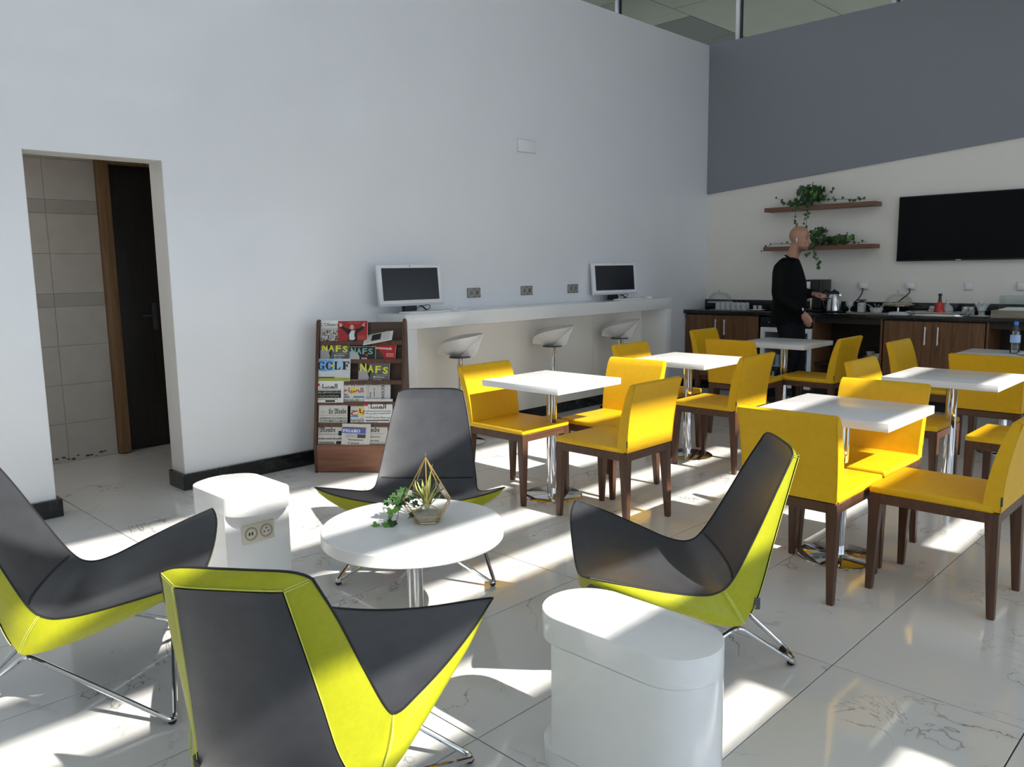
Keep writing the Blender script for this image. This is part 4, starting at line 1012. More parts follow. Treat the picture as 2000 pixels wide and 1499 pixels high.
flat('rule', .004, .176, .120, .126, ZT, K0, t); flat('cover_photo', .115, .176, .052, .078, ZT, ink((.07, .08, .07)), t); flat('inset_box', .03, .108, .052, .078, ZT, ink((.48, .46, .43)), t)
lettering('headline', serif('Europennes'), .05, .158, .03, .044, ZT, K0, t, .01); lettering('headline', serif('le grand'), .05, .13, .006, .02, ZT, K0, t, .01)

# ================================================================ buffet counter along the back wall
YC = 8.27; ZT0, ZT1 = .885, .925
cn = thing('buffet_worktop', 'long black granite buffet worktop with low upstand', 'worktop', (XL, YB, 0))
bm = BM(); box(bm, .002, 5.0, YC-.03-YB, -.002, ZT0, ZT1, .003); finish('slab', bm, M_GRANITE, cn)
bm = BM(); box(bm, .002, 5.0, -.022, -.002, ZT1, 1.032, .002); finish('upstand', bm, M_GRANITE, cn)
bm = BM(); box(bm, 0, 5.0, YC+.06-YB, YC+.08-YB, 0, .10); finish('plinth', bm, M_BLACKM, cn, 0)
def cabinet(x0, x1, lab):
    t = thing('base_cabinet', lab, 'cabinet', (x0, YC, .10), 0, 'wood-fronted cabinets under the buffet')
    w = x1-x0; h = ZT0-.10
    bm = BM(); box(bm, 0, .018, .018, .44, 0, h); box(bm, w-.018, w, .018, .44, 0, h); box(bm, .018, w-.018, .018, .44, 0, .018); box(bm, .018, w-.018, .018, .44, h-.018, h); box(bm, .018, w-.018, .42, .44, .018, h-.018); finish('carcass', bm, M_CABIN, t, 0)
    for k in (0, 1):
        a, b = (.004, w/2-.002) if k == 0 else (w/2+.002, w-.004)
        bm = BM(); box(bm, a, b, -.002, .018, .004, h-.012, .0015, 1); dd = finish('door', bm, M_CAB, t)
        xh = b-.055 if k == 0 else a+.055
        bm = BM(); tube(bm, [(xh, -.03, h-.235), (xh, -.03, h-.06)], .006, 8); tube(bm, [(xh, -.002, h-.215), (xh, -.03, h-.215)], .004, 6); tube(bm, [(xh, -.002, h-.08), (xh, -.03, h-.08)], .004, 6); finish('handle', bm, M_ALU, dd)
    return t
cabinet(XL+.02, -4.285, 'double-door cabinet at the left end of the buffet, beside the fridge')
cabinet(-2.945, -2.045, 'double-door cabinet behind the yellow chairs, right of the cup shelf')
def openunit(x0, x1, lab, zsh):
    t = thing('open_cabinet', lab, 'cabinet', (x0, YC, .10), 0, 'open cabinets under the buffet'); w = x1-x0; h = ZT0-.10
    bm = BM(); box(bm, 0, .018, 0, .44, 0, h); finish('side_panel', bm, M_CAB, t, 0)
    bm = BM(); box(bm, w-.018, w, 0, .44, 0, h); finish('side_panel', bm, M_CAB, t, 0)
    bm = BM(); box(bm, .018, w-.018, 0, .44, 0, .018); finish('bottom_panel', bm, M_CABIN, t, 0)
    bm = BM(); box(bm, .018, w-.018, .425, .44, .018, h); finish('back_panel', bm, M_CABIN, t, 0)
    bm = BM(); box(bm, .018, w-.018, 0, .018, h-.06, h); finish('top_rail', bm, M_CABIN, t, 0)
    bm = BM(); box(bm, .018, w-.018, .02, .42, zsh-.10-.018, zsh-.10); finish('shelf', bm, M_CABIN, t, 0)
openunit(-3.665, -2.955, 'open dark cabinet holding stacked white cups', .40); openunit(-2.035, -1.3, 'open dark cabinet behind the water bottle at the right edge', .40)
fr = thing('mini_fridge', 'silver mini fridge with glass door behind the man\'s legs', 'fridge', (-4.265, YC+.01, .10)); w = .59; h = .765
bm = BM(); box(bm, 0, .02, .03, .44, 0, h); box(bm, w-.02, w, .03, .44, 0, h); box(bm, .02, w-.02, .42, .44, 0, h); box(bm, .02, w-.02, .03, .42, 0, .02); box(bm, .02, w-.02, .03, .42, h-.02, h); finish('cabinet_body', bm, M_FRIDGE, fr, 0)
bm = BM(); box(bm, .0, w, -.005, .03, h-.10, h, .003); hd = finish('control_panel', bm, M_BLACK, fr); bm = BM(); box(bm, .1, .19, -.008, -.004, h-.06, h-.048); finish('badge', bm, M_ALU, hd, 0)
bm = BM()
for a in ((0, .05, 0, h-.11), (w-.05, w, 0, h-.11), (.05, w-.05, 0, .06), (.05, w-.05, h-.16, h-.11)): box(bm, a[0], a[1], -.004, .028, a[2], a[3], .003, 1)
df = finish('door', bm, M_ALU, fr); bm = BM(); box(bm, .05, w-.05, .008, .014, .06, h-.16); finish('pane', bm, M_GLASS, df, 0)
for z in (.22, .42):
    bm = BM(); box(bm, .02, w-.02, .05, .42, z, z+.006); finish('shelf', bm, M_PLAST, fr, 0)
random.seed(9)
for k in range(10):
    z = (.021, .227, .427)[k % 3]; x = .09+.045*k; hh = random.uniform(.10, .16)
    o = thing('can' if k % 2 else 'small_bottle', 'drink standing inside the mini fridge', 'drink', (-4.265+x, YC+.16, .10+z), 0, 'drinks inside the mini fridge')
    bm = BM()
    if k % 2: lathe(bm, [(0, 0), (.024, 0), (.026, .006), (.026, .108), (.022, .114), (0, .114)], 14)
    else: lathe(bm, [(0, 0), (.026, 0), (.027, .01), (.027, hh*.6), (.011, hh*.82), (.011, hh), (0, hh)], 14)
    finish('body', bm, (M_PLAST, M_LABEL, M_ALU, M_WHITE)[k % 4], o)
# cups in the open cabinet
def cup_mesh(t, saucer=True):
    bm = BM(); lathe(bm, [(0, .004), (.022, .004), (.03, .012), (.042, .04), (.044, .06), (.041, .06), (.039, .042), (.027, .016), (0, .012)], 24, cap=False); c_ = finish('cup_body', bm, M_CERA, t, 60)
    bm = BM(); tube(bm, spline([(.042, 0, .05), (.062, 0, .05), (.064, 0, .032), (.038, 0, .022)], 5), .0042, 6); finish('cup_handle', bm, M_CERA, t)
    if saucer:
        bm = BM(); lathe(bm, [(0, 0), (.035, 0), (.072, .010), (.070, .012), (.034, .003), (0, .003)], 28, cap=False); finish('saucer', bm, M_CERA, t, 60)
    return t
cup = cup_mesh(thing('cup_and_saucer', 'white cup and saucer at the front left of the shelf', 'cup', (-3.29, YC+.16, .4005), PI, 'white cups in the open cabinet'))
dup(cup, (-3.02, YC+.12, .4005), PI, 'white cup and saucer at the front right of the shelf, under another', 'white cups in the open cabinet')
dup(cup, (-3.17, YC+.30, .4005), 2.5, 'white cup and saucer at the back of the shelf, under another', 'white cups in the open cabinet')
dup(cup, (-3.02, YC+.12, .4625), 2.9, 'white cup stacked on top at the front right of the shelf', 'white cups in the open cabinet')
dup(cup, (-3.17, YC+.30, .4625), 2.2, 'white cup stacked on top at the back of the shelf', 'white cups in the open cabinet')
# things on the worktop
ZW = ZT1+.0005
cm = thing('coffee_maker', 'black coffee maker with silver front panel behind the man', 'coffee maker', (-3.86, 8.46, ZW))
bm = BM(); box(bm, 0, .19, .02, .25, 0, .03, .006); finish('foot', bm, M_BLACK, cm)
bm = BM(); box(bm, .07, .19, -.01, .25, .03, .345, .012, 3); finish('body', bm, M_BLACK, cm)
bm = BM(); box(bm, .0, .08, .0, .22, .20, .345, .008); finish('brew_head', bm, M_BLACK, cm)
bm = BM(); box(bm, .008, .072, -.008, .001, .21, .325, .003); fp = finish('front_panel', bm, M_STEEL, cm); bm = BM(); lathe(bm, [(.014, 0), (.012, .008), (0, .008)], 16); bmesh.ops.transform(bm, matrix=Matrix.Translation((.04, -.008, .232)) @ Matrix.Rotation(PI/2, 4, 'X'), verts=bm.verts); finish('knob', bm, M_BLACK, fp)
bm = BM(); box(bm, .075, .10, -.018, -.008, .03, .21, .003); finish('side_strip', bm, M_STEEL, cm)
kt = thing('kettle', 'steel kettle with black lid and handle', 'kettle', (-3.53, 8.46, ZW))
bm = BM(); lathe(bm, [(0, 0), (.09, 0), (.092, .014), (.078, .022), (0, .022)], 32); finish('power_base', bm, M_BLACK, kt)
bm = BM(); lathe(bm, [(0, .022), (.078, .022), (.078, .04), (.072, .11), (.056, .19), (.052, .195)], 32); finish('jug', bm, M_STEEL, kt)
bm = BM(); lathe(bm, [(.053, .194), (.05, .21), (.035, .226), (.012, .232), (.012, .245), (0, .246)], 28); finish('lid', bm, M_BLACK, kt)
bm = BM(); tube(bm, fillet([(-.05, 0, .205), (-.085, 0, .235), (-.12, 0, .22), (-.115, 0, .08), (-.085, 0, .04)], .03), .011, 8); finish('handle', bm, M_BLACK, kt)
bm = BM(); prism(bm, [(.045, -.018), (.075, 0), (.045, .018)], .165, .195, .002); finish('spout', bm, M_STEEL, kt)
tray1 = thing('wooden_tray', 'thin brown tray holding glassware beside the kettle', 'tray', (-3.13, 8.37, ZW))
bm = BM(); prism(bm, stadium(.46, .2, .1), 0, .014, .004); finish('tray_plate', bm, M_WOODBOX, tray1)
def goblet(name, x, y, z, lab, s=1.0, grp=None):
    t = thing(name, lab, 'glass', (x, y, z), 0, grp)
    bm = BM(); lathe(bm, [(0, 0), (.034*s, 0), (.034*s, .004), (.008*s, .01), (.006*s, .035*s), (.012*s, .045*s), (.036*s, .07*s), (.04*s, .115*s), (.037*s, .115*s), (.033*s, .074*s), (0, .05*s)], 20, cap=False); finish('bowl', bm, M_GLASSW, t, 40)
    return t
M_GLASSW = mat('frosty cut glass', (.72, .75, .76), .12, noise=.25, nscale=40, alpha=.55)
goblet('goblet', -3.33, 8.37, ZW+.0145, 'cut glass goblet at the left of the brown tray')
jar = thing('sugar_jar', 'square glass jar with dark lid on the brown tray', 'jar', (-3.21, 8.38, ZW+.0145)); bm = BM(); box(bm, -.032, .032, -.032, .032, 0, .1, .004); finish('jar_body', bm, M_GLASSW, jar); bm = BM(); box(bm, -.027, .027, -.027, .027, .004, .055, .004); finish('sugar', bm, M_WHITE, jar); bm = BM(); box(bm, -.034, .034, -.034, .034, .118, .13, .002); box(bm, -.02, .02, -.02, .02, .1, .119); finish('lid', bm, M_DARKSTEEL, jar)
bk = thing('glass_bowl', 'clear glass bowl of wrapped spoons on the brown tray', 'bowl', (-3.06, 8.37, ZW+.0145)); bm = BM(); lathe(bm, [(0, 0), (.05, 0), (.068, .05), (.065, .05), (.047, .006), (0, .005)], 24, cap=False); finish('bowl_wall', bm, M_GLASSW, bk, 50)
sp_me = None
for k in range(6):
    o = thing('spoon', 'spoon sticking out of the clear glass bowl', 'spoon', (-3.06, 8.37, ZW+.022), k*1.05, 'spoons in the glass bowl')
    if sp_me is None:
        bm = BM(); tube(bm, [(.0, 0, 0), (.05, 0, .05), (.09, 0, .072)], .004, 6); ellip(bm, (.1, 0, .075), .016, .01, .004, n=10, m=6); q = finish('spoon_body', bm, M_SILVER, o); sp_me = q.data
    else: link('spoon_body', sp_me, M_SILVER, o)
np2 = thing('napkin_stack', 'flat stack of white napkins beside the brown tray', 'napkins', (-2.82, 8.36, ZW)); bm = BM(); box(bm, -.1, .1, -.06, .06, 0, .018, .004); finish('napkin', bm, M_PAPERW, np2); bm = BM(); box(bm, -.097, .1, -.058, .062, .0185, .028, .004); finish('napkin', bm, M_PAPERW, np2)
def cake_stand(x, y, lab, cakes, grp='glass domes on the buffet'):
    t = thing('cake_stand', lab, 'cake stand', (x, y, ZW), 0, grp)
    bm = BM(); lathe(bm, [(0, 0), (.06, 0), (.06, .006), (.015, .018), (.012, .06), (.03, .072), (.148, .078), (.15, .088), (.145, .09), (0, .084)], 40); finish('stand', bm, M_GLASSW if not cakes else M_SILVER, t)
    bm = BM(); lathe(bm, [(.135, .091), (.135, .11), (.12, .15), (.085, .185), (.04, .20), (0, .202)], 40, cap=False); dm = finish('dome', bm, M_DOME, t, 180)
    bm = BM(); lathe(bm, [(.008, .20), (.008, .21), (.018, .218), (.018, .232), (0, .238)], 16); finish('dome_knob', bm, M_GLASSW, dm)
    return t
cake_stand(-2.93, 8.60, 'domed cake stand holding pale biscuits behind the napkins', True); cake_stand(-4.93, 8.55, 'empty domed glass stand at the left end of the buffet', False)
bsc = None
for k in range(13):
    a = k*2.4; r = .035*math.sqrt(k)
    if k == 0:
        b0 = thing('biscuit', 'pale biscuit under the glass dome', 'biscuit', (-2.93, 8.60, ZW+.087), 0, 'biscuits under the dome'); bm = BM(); lathe(bm, [(0, 0), (.024, .001), (.028, .008), (.022, .018), (0, .022)], 12); finish('biscuit_body', bm, M_CAKE, b0)
    else: dup(b0, (-2.93+r*math.cos(a), 8.60+r*math.sin(a), ZW+.087), a, 'pale biscuit under the glass dome', 'biscuits under the dome')
# tumblers turned over at the left
g0 = None
for k in range(12):
    x, y = -4.87+.066*(k % 6), 8.40+.075*(k//6)
    if g0 is None:
        g0 = thing('tumbler', 'upturned tumbler in the two rows on the left of the buffet', 'glass', (x, y, ZW+.006), 0, 'upturned tumblers on the left of the buffet'); bm = BM(); lathe(bm, [(.031, 0), (.029, .03), (.025, .078), (.022, .082), (0, .082)], 18, cap=False); finish('glass_wall', bm, M_GLASSW, g0, 50)
    else: dup(g0, (x, y, ZW+.006), 0, 'upturned tumbler in the two rows on the left of the buffet')
gt = thing('glass_tray', 'flat black tray under the upturned tumblers', 'tray', (-4.71, 8.44, ZW)); bm = BM(); box(bm, -.24, .24, -.1, .1, 0, .005, .002, 1); finish('tray_plate', bm, M_STEEL, gt)
pl0 = thing('small_plate', 'small white plate with two shot glasses beside the tumblers', 'plate', (-4.37, 8.40, ZW)); bm = BM(); lathe(bm, [(0, 0), (.05, 0), (.085, .012), (.083, .014), (.048, .004), (0, .004)], 28, cap=False); finish('plate_body', bm, M_CERA, pl0, 60)
for k, x in enumerate((-4.40, -4.34)):
    o = thing('shot_glass', ('left' if k == 0 else 'right')+' shot glass of the pair on the small white plate', 'glass', (x, 8.40, ZW+.0045), 0, 'shot glasses on the small plate'); bm = BM(); lathe(bm, [(0, .0), (.02, 0), (.023, .055), (.021, .055), (.018, .006), (0, .006)], 16, cap=False); finish('glass_wall', bm, M_GLASSW, o, 50)
st = thing('silver_tray', 'oval silver tray with upturned rim holding the red bottle', 'tray', (-2.50, 8.40, ZW)); P = stadium(.56, .26, .13)
bm = BM(); prism(bm, P, 0, .01, .002); prism(bm, [(x*.9, y*.9) for x, y in P], .0, .022, .004); finish('tray_plate', bm, M_SILVER, st)
bm = BM(); tube(bm, [(x*1.02, y*1.02, .03) for x, y in P], .008, 6, closed=True); finish('rim', bm, M_SILVER, st)
rb = thing('red_bottle', 'conical bottle of red drink with dark neck on silver tray', 'bottle', (-2.47, 8.36, ZW+.0225)); bm = BM(); lathe(bm, [(0, 0), (.05, 0), (.052, .01), (.03, .085), (.018, .115)], 24); finish('bottle_body', bm, M_RED, rb); bm = BM(); lathe(bm, [(.0175, .114), (.013, .14), (.012, .165), (.016, .167), (.016, .19), (0, .192)], 20); finish('neck', bm, M_BLACK, rb)
cl0 = thing('glass_decanter', 'clear round decanter with ball stopper behind the red bottle', 'decanter', (-2.43, 8.45, ZW+.0225)); bm = BM(); lathe(bm, [(0, 0), (.05, 0), (.058, .03), (.045, .065), (.016, .09), (.014, .115), (.018, .12), (0, .12)], 24); finish('decanter_body', bm, M_GLASSW, cl0); bm = BM(); ellip(bm, (0, 0, .137), .018, .018, .018); finish('stopper', bm, M_GLASSW, cl0)
j0 = None
for k, (x, y, s_) in enumerate(((-2.60, 8.56, 1), (-2.30, 8.55, 1), (-2.245, 8.56, 1), (-2.16, 8.56, 1))):
    lab = ('small steel-lidded jar left of the red bottle', 'steel-lidded jar just right of the red bottle', 'middle steel-lidded jar behind the silver tray', 'steel-lidded jar farthest right behind the silver tray')[k]
    if j0 is None:
        j0 = thing('spice_jar', lab, 'jar', (x, y, ZW), 0, 'lidded jars behind the silver tray'); bm = BM(); lathe(bm, [(0, 0), (.027, 0), (.029, .05), (.024, .058), (0, .058)], 18); finish('jar_body', bm, M_GLASSW, j0); bm = BM(); lathe(bm, [(.026, .0585), (.03, .06), (.03, .082), (0, .084)], 18); finish('lid', bm, M_SILVER, j0)
    else: dup(j0, (x, y, ZW), 0, lab)
lb = thing('glass_compote', 'petal-shaped stemmed glass bowl on a white dish', 'bowl', (-2.11, 8.37, ZW+.012))
bm = BM(); lathe(bm, [(0, 0), (.045, 0), (.045, .004), (.012, .012), (.010, .035), (.03, .045), (.05, .05), (0, .05)], 24); finish('stem', bm, M_GLASSW, lb)
for k in range(7):
    a = 2*PI*k/7; bm = BM(); d_ = Vector((math.cos(a), math.sin(a), 0)); s_ = Vector((-math.sin(a), math.cos(a), 0)); rows = []
    for i in range(5):
        f = i/4; wd = .022*math.sin(PI*min(1, f*.8+.2)); c_ = d_*(.03+.05*f**1.3)+Vector((0, 0, .05+.085*f)); rows.append([c_-s_*wd, c_+d_*.004, c_+s_*wd])
    rows[-1] = [rows[-1][1]]*0+[rows[-1][1]-s_*.001, rows[-1][1], rows[-1][1]+s_*.001]; grid(bm, rows); finish('petal', bm, M_GLASSW, lb, 180)
dp = thing('flat_dish', 'flat white dish under the petal-shaped glass bowl', 'plate', (-2.11, 8.37, ZW)); bm = BM(); lathe(bm, [(0, 0), (.07, 0), (.105, .009), (.103, .0115), (.06, .006), (0, .006)], 28, cap=False); finish('dish_body', bm, M_CERA, dp, 60)
wb = thing('wooden_crate', 'shallow weathered wooden crate at the right end of the buffet', 'crate', (-1.86, 8.36, ZW)); 
for (a, b, c_, d_, e, f) in ((-.15, .15, -.1, -.09, 0, .07), (-.15, .15, .09, .1, 0, .07), (-.15, -.14, -.09, .09, 0, .07), (.14, .15, -.09, .09, 0, .07)):
    bm = BM(); box(bm, a, b, c_, d_, e, f, .002, 1); finish('plank', bm, M_WOODBOX, wb)
bm = BM(); box(bm, -.14, .14, -.09, .09, 0, .01); finish('crate_bottom', bm, M_WOODBOX, wb, 0)
nk = thing('folded_cloth', 'white cloth folded over the top of the wooden crate', 'cloth', (-1.85, 8.36, ZW+.071)); bm = BM(); box(bm, -.1, .14, -.1, .07, 0, .012, .004); finish('cloth_fold', bm, M_PAPERW, nk); bm = BM(); box(bm, -.06, .14, -.104, .05, .0125, .024, .004); finish('cloth_fold', bm, M_PAPERW, nk)
ab = thing('acrylic_box', 'clear acrylic display box behind the wooden crate', 'display box', (-1.84, 8.58, ZW))
for a in ((-.16, .16, -.1, -.096, 0, .19), (-.16, .16, .096, .1, 0, .19), (-.16, -.156, -.096, .096, 0, .19), (.156, .16, -.096, .096, 0, .19), (-.16, .16, -.1, .1, .19, .194)):
    bm = BM(); box(bm, *a); finish('pane', bm, M_GLASS, ab, 0)
# sockets and plugs on the back wall
def wsock(x, lab, plug, end=None, mid=None):
    t = thing('wall_socket', lab, 'socket', (x, YB, 1.20), 0, 'white sockets above the buffet')
    bm = BM(); box(bm, -.042, .042, -.010, -.0005, -.042, .042, .004); finish('plate', bm, mat('ivory white plate', (.68, .66, .60), .4, noise=.02), t)
    bm = BM(); box(bm, -.032, .032, -.016, -.009, -.032, .032, .003); finish('cover', bm, M_PLAST, t)
    if plug:
        p = thing('power_plug', plug, 'plug', (x-.012, YB-.017, 1.20), 0, 'power plugs above the buffet')
        bm = BM(); box(bm, -.03, .03, -.04, -.0005, -.025, .035, .006); finish('plug_body', bm, M_PLAST, p)
        bm = BM(); tube(bm, spline([(0, -.02, -.024), (.0, -.03, -.07)]+mid+[end], 6), .0055, 6); finish('cord', bm, M_BLACK, p)
wsock(-3.32, 'white socket left above the glassware, with a plug', 'white plug with black cord dropping behind the brown tray', (-.10, -.05, -.25), [(-.03, -.04, -.13), (-.075, -.05, -.18), (-.07, -.05, -.21)])
wsock(-2.85, 'white socket above the biscuit dome, with a plug', 'white plug with black cord slanting behind the glass dome', (-.24, -.045, -.255), [(-.05, -.04, -.12), (-.14, -.045, -.20)])
wsock(-2.33, 'white empty socket above the silver tray', None); wsock(-1.885, 'white empty socket at the right edge above the crate', None)
# bottle, cup on the right-hand far table
wbt = thing('water_bottle', 'clear plastic water bottle with blue cap on the far table', 'bottle', (-1.50, 6.88, .7505))
bm = BM(); lathe(bm, [(0, 0), (.030, 0), (.033, .008), (.033, .06), (.031, .066), (.033, .072), (.033, .15), (.028, .175), (.014, .205), (.0135, .215)], 28); finish('bottle_body', bm, M_PET, wbt)
bm = BM(); lathe(bm, [(.0155, .213), (.0155, .238), (0, .239)], 20); finish('cap', bm, M_CAPB, wbt)
bm = BM(); lathe(bm, [(.0338, .082), (.0338, .14)], 28, cap=False); finish('label_band', bm, M_LABEL, wbt)
bm = BM(); lathe(bm, [(0, .004), (.0315, .004), (.0315, .165), (0, .166)], 24); finish('water', bm, glassy('water', (.93, .97, 1), .8), wbt)
o_ = thing('saucer_plate', 'white saucer plate beside the water bottle at the right edge', 'plate', (-1.36, 6.80, .7505)); bm = BM(); lathe(bm, [(0, 0), (.05, 0), (.10, .011), (.098, .0135), (.048, .004), (0, .004)], 32, cap=False); finish('plate_body', bm, M_CERA, o_, 60)
cc_ = thing('coffee_cup', 'white coffee cup on the saucer plate beside the bottle', 'cup', (-1.36, 6.80, .7547), 2.8); cup_mesh(cc_, False)

# ================================================================ wall shelves, plants, television
def shelf(z, lab):
    t = thing('wall_shelf', lab, 'shelf', (-4.395, YB, z), 0, 'floating walnut shelves'); bm = BM(); box(bm, 0, 1.205, -.20, -.0005, 0, .045, .002, 1); finish('board', bm, wood('shelf walnut', (.13, .058, .03), (.21, .10, .055), .45, axis='X'), t)
shelf(2.02, 'upper floating walnut shelf with trailing ivy'); shelf(1.59, 'lower floating walnut shelf behind the man\'s head')
def ivy(name, x, z, lab, clumps, trails, seed, s0=.052):
    random.seed(seed); t = thing(name, lab, 'plant', (x, YB-.10, z), 0, 'ivy plants on the floating shelves')
    bm = BM(); lathe(bm, [(0, 0.0), (.045, 0), (.055, .07), (.05, .07), (.045, .06), (0, .06)], 16); finish('pot', bm, M_DARKSTEEL, t)
    stems = BM(); N = 0
    for cx, cz, rx, rz, n in clumps:
        for k in range(n):
            a = random.uniform(0, 2*PI); r = math.sqrt(random.random()); p = Vector((cx+rx*r*math.cos(a), random.uniform(-.11, .05), cz+rz*r*math.sin(a)))
            if p.z < .012: p.z = .012+random.random()*.03
            leaf_at(t, p, s0*random.uniform(.6, 1.0), Vector((math.cos(a)*.5, -.3, random.uniform(-1, .3))), IVY_A if random.random() < .85 else IVY_B, Vector((random.uniform(-.5, .5), -1, random.uniform(-.2, .8))))
        tube(stems, spline([(0, 0, .05), (cx*.5, -.03, .06+cz*.4), (cx, -.04, max(cz, .02))], 4), .003, 5)
    for pts, n, sc_ in trails:
        q = spline(pts, 6); tube(stems, q, .0022, 5)
        for k in range(n):
            p = q[min(len(q)-1, int((k+.6)/n*len(q)))]+Vector((random.uniform(-.022, .022), random.uniform(-.02, .005), random.uniform(-.015, .02)))
            leaf_at(t, p, sc_*random.uniform(.65, 1), Vector((random.uniform(-.7, .7), -.2, random.uniform(-1, .1))), IVY_A if random.random() < .8 else IVY_B, Vector((random.uniform(-.5, .5), -1, random.uniform(-.1, .6))))
    finish('stem', stems, M_STEM, t)
ivy('trailing_ivy', -3.93, 2.0655, 'bushy ivy spilling over the upper shelf', [(.04, .13, .13, .09, 120), (-.1, .03, .10, .05, 26)],
    [([(-.1, 0, .05), (-.25, -.02, .05), (-.34, -.03, .10)], 9, .036), ([(.12, 0, .05), (.3, -.02, .05), (.5, -.04, .035), (.6, -.04, .03)], 13, .036), ([(.08, 0, .06), (.2, -.03, .09), (.28, -.03, .15)], 6, .036), ([(-.06, -.09, .03), (-.08, -.125, -.05), (-.09, -.125, -.16), (-.06, -.12, -.22)], 11, .036), ([(.03, -.09, .03), (.05, -.125, -.06), (.04, -.125, -.2), (.04, -.12, -.36)], 15, .038)], 21)
ivy('trailing_ivy', -3.80, 1.6355, 'ivy on the lower shelf beside the man\'s face', [(.0, .10, .09, .10, 60), (.15, .05, .12, .05, 45), (.30, .07, .07, .06, 26)],
    [([(-.1, 0, .04), (-.35, -.03, .03), (-.52, -.04, .03), (-.62, -.04, -.05)], 8, .03), ([(.3, 0, .04), (.42, -.03, .02), (.52, -.03, .02)], 7, .03), ([(.0, -.09, .03), (.0, -.125, -.05), (.06, -.125, -.15), (.07, -.12, -.25)], 15, .04), ([(-.02, -.09, .03), (-.06, -.125, -.06), (-.08, -.12, -.12)], 6, .036)], 33)
tv = thing('television', 'large black flat television hung on the rear wall', 'television', (-3.0, YB, 1.45))
bm = BM(); box(bm, 0, 1.145, -.06, -.025, 0, .645, .004); finish('housing', bm, M_BLACK, tv)
bm = BM(); box(bm, .01, 1.135, -.0625, -.0595, .016, .636); finish('screen', bm, M_TV, tv, 0)
bm = BM(); box(bm, .3, .8, -.026, -.0005, .2, .45); finish('wall_mount', bm, M_DARKSTEEL, tv, 0)
bm = BM(); box(bm, .555, .60, -.0635, -.0598, .004, .011); finish('badge', bm, M_ALU, tv, 0)

# ================================================================ the standing man
def skin_material():
    m = bpy.data.materials.new('skin'); m.use_nodes = True; t = m.node_tree; b = t.nodes['Principled BSDF']; L = t.links
    tc = nd(t, 'ShaderNodeTexCoord'); sx = nd(t, 'ShaderNodeSeparateXYZ'); L.new(tc.outputs['Object'], sx.inputs[0])
    n = nd(t, 'ShaderNodeTexNoise'); n.inputs['Scale'].default_value = 30; n.inputs['Detail'].default_value = 4; L.new(tc.outputs['Object'], n.inputs['Vector'])
    r = nd(t, 'ShaderNodeValToRGB'); r.color_ramp.elements[0].color = (.40, .20, .135, 1); r.color_ramp.elements[1].color = (.50, .265, .185, 1); L.new(n.outputs['Fac'], r.inputs[0])
    # stubble on jaw and chin, cropped hair behind
    def rng(src, a, b_):
        k = nd(t, 'ShaderNodeMapRange'); k.interpolation_type = 'SMOOTHSTEP'; k.inputs[1].default_value = a; k.inputs[2].default_value = b_; L.new(src, k.inputs[0]); return k.outputs[0]
    def mul(p, q):
        k = nd(t, 'ShaderNodeMath', operation='MULTIPLY'); L.new(p, k.inputs[0]); L.new(q, k.inputs[1]); return k.outputs[0]
    beard = mul(mul(rng(sx.outputs['Z'], 1.625, 1.60), rng(sx.outputs['Z'], 1.52, 1.555)), rng(sx.outputs['X'], .035, .075))
    hair = mul(mul(rng(sx.outputs['X'], .005, -.045), rng(sx.outputs['Z'], 1.60, 1.64)), rng(sx.outputs['Z'], 1.76, 1.70))
    mx = nd(t, 'ShaderNodeMath', operation='MAXIMUM'); L.new(beard, mx.inputs[0]); L.new(hair, mx.inputs[1])
    ml = nd(t, 'ShaderNodeMath', operation='MULTIPLY'); L.new(mx.outputs[0], ml.inputs[0]); ml.inputs[1].default_value = .62
    c = nd(t, 'ShaderNodeMix', data_type='RGBA'); c.inputs[7].default_value = (.10, .055, .04, 1); L.new(ml.outputs[0], c.inputs[0]); L.new(r.outputs[0], c.inputs[6]); L.new(c.outputs[2], b.inputs['Base Color'])
    b.inputs['Roughness'].default_value = .5; b.inputs['Subsurface Weight'].default_value = .08; b.inputs['Subsurface Radius'].default_value = (.02, .008, .004)
    return m
M_SKIN = skin_material()
man = thing('person', 'bald man in black jacket and dark trousers holding a phone at the buffet', 'person', (-3.66, 7.74, 0), math.radians(4))
# local axes: x forward, y his left, z up
def limb(bm, pts, n=14):
    """pts: (x,y,z,r) chain"""
    P = spline([p[:3] for p in pts], 4); R = []
    rr = [p[3] for p in pts]
    for i in range(len(pts)-1): R += [lerp(rr[i], rr[i+1], k/4) for k in range(4)]
    R.append(rr[-1]); tube(bm, P, R, n)
    ellip(bm, P[0], R[0], R[0], R[0]); ellip(bm, P[-1], R[-1], R[-1], R[-1])
def loft(bm, rings, n=28, p=2.3):
    """rings: (cx,cy,z,rx,ry)"""
    V = []
    for cx, cy, z, rx, ry in rings:
        r_ = []
        for i in range(n):
            a = 2*PI*i/n; c, s = math.cos(a), math.sin(a); r_.append(bm.verts.new((cx+rx*math.copysign(abs(c)**(2/p), c), cy+ry*math.copysign(abs(s)**(2/p), s), z)))
        V.append(r_)
    for a, b in zip(V, V[1:]):
        for i in range(n): bm.faces.new((a[i], a[(i+1) % n], b[(i+1) % n], b[i]))
    bm.faces.new(V[0][::-1]); bm.faces.new(V[-1])
HX = .062     # the head is carried forward of the shoulders
bm = BM()
HT = Matrix.Translation((HX, 0, 1.69)) @ Matrix.Rotation(math.radians(7), 4, 'Y')
def hp(x, y, z): return HT @ Vector((x, y, z))
R3 = HT.to_3x3()
ellip(bm, hp(-.012, 0, .028), .097, .077, .092, R3, 24, 16)      # cranium
ellip(bm, hp(.022, 0, -.025), .072, .066, .085, R3, 20, 14)      # face
ellip(bm, hp(.040, 0, -.078), .050, .050, .043, R3, 18, 12)      # jaw
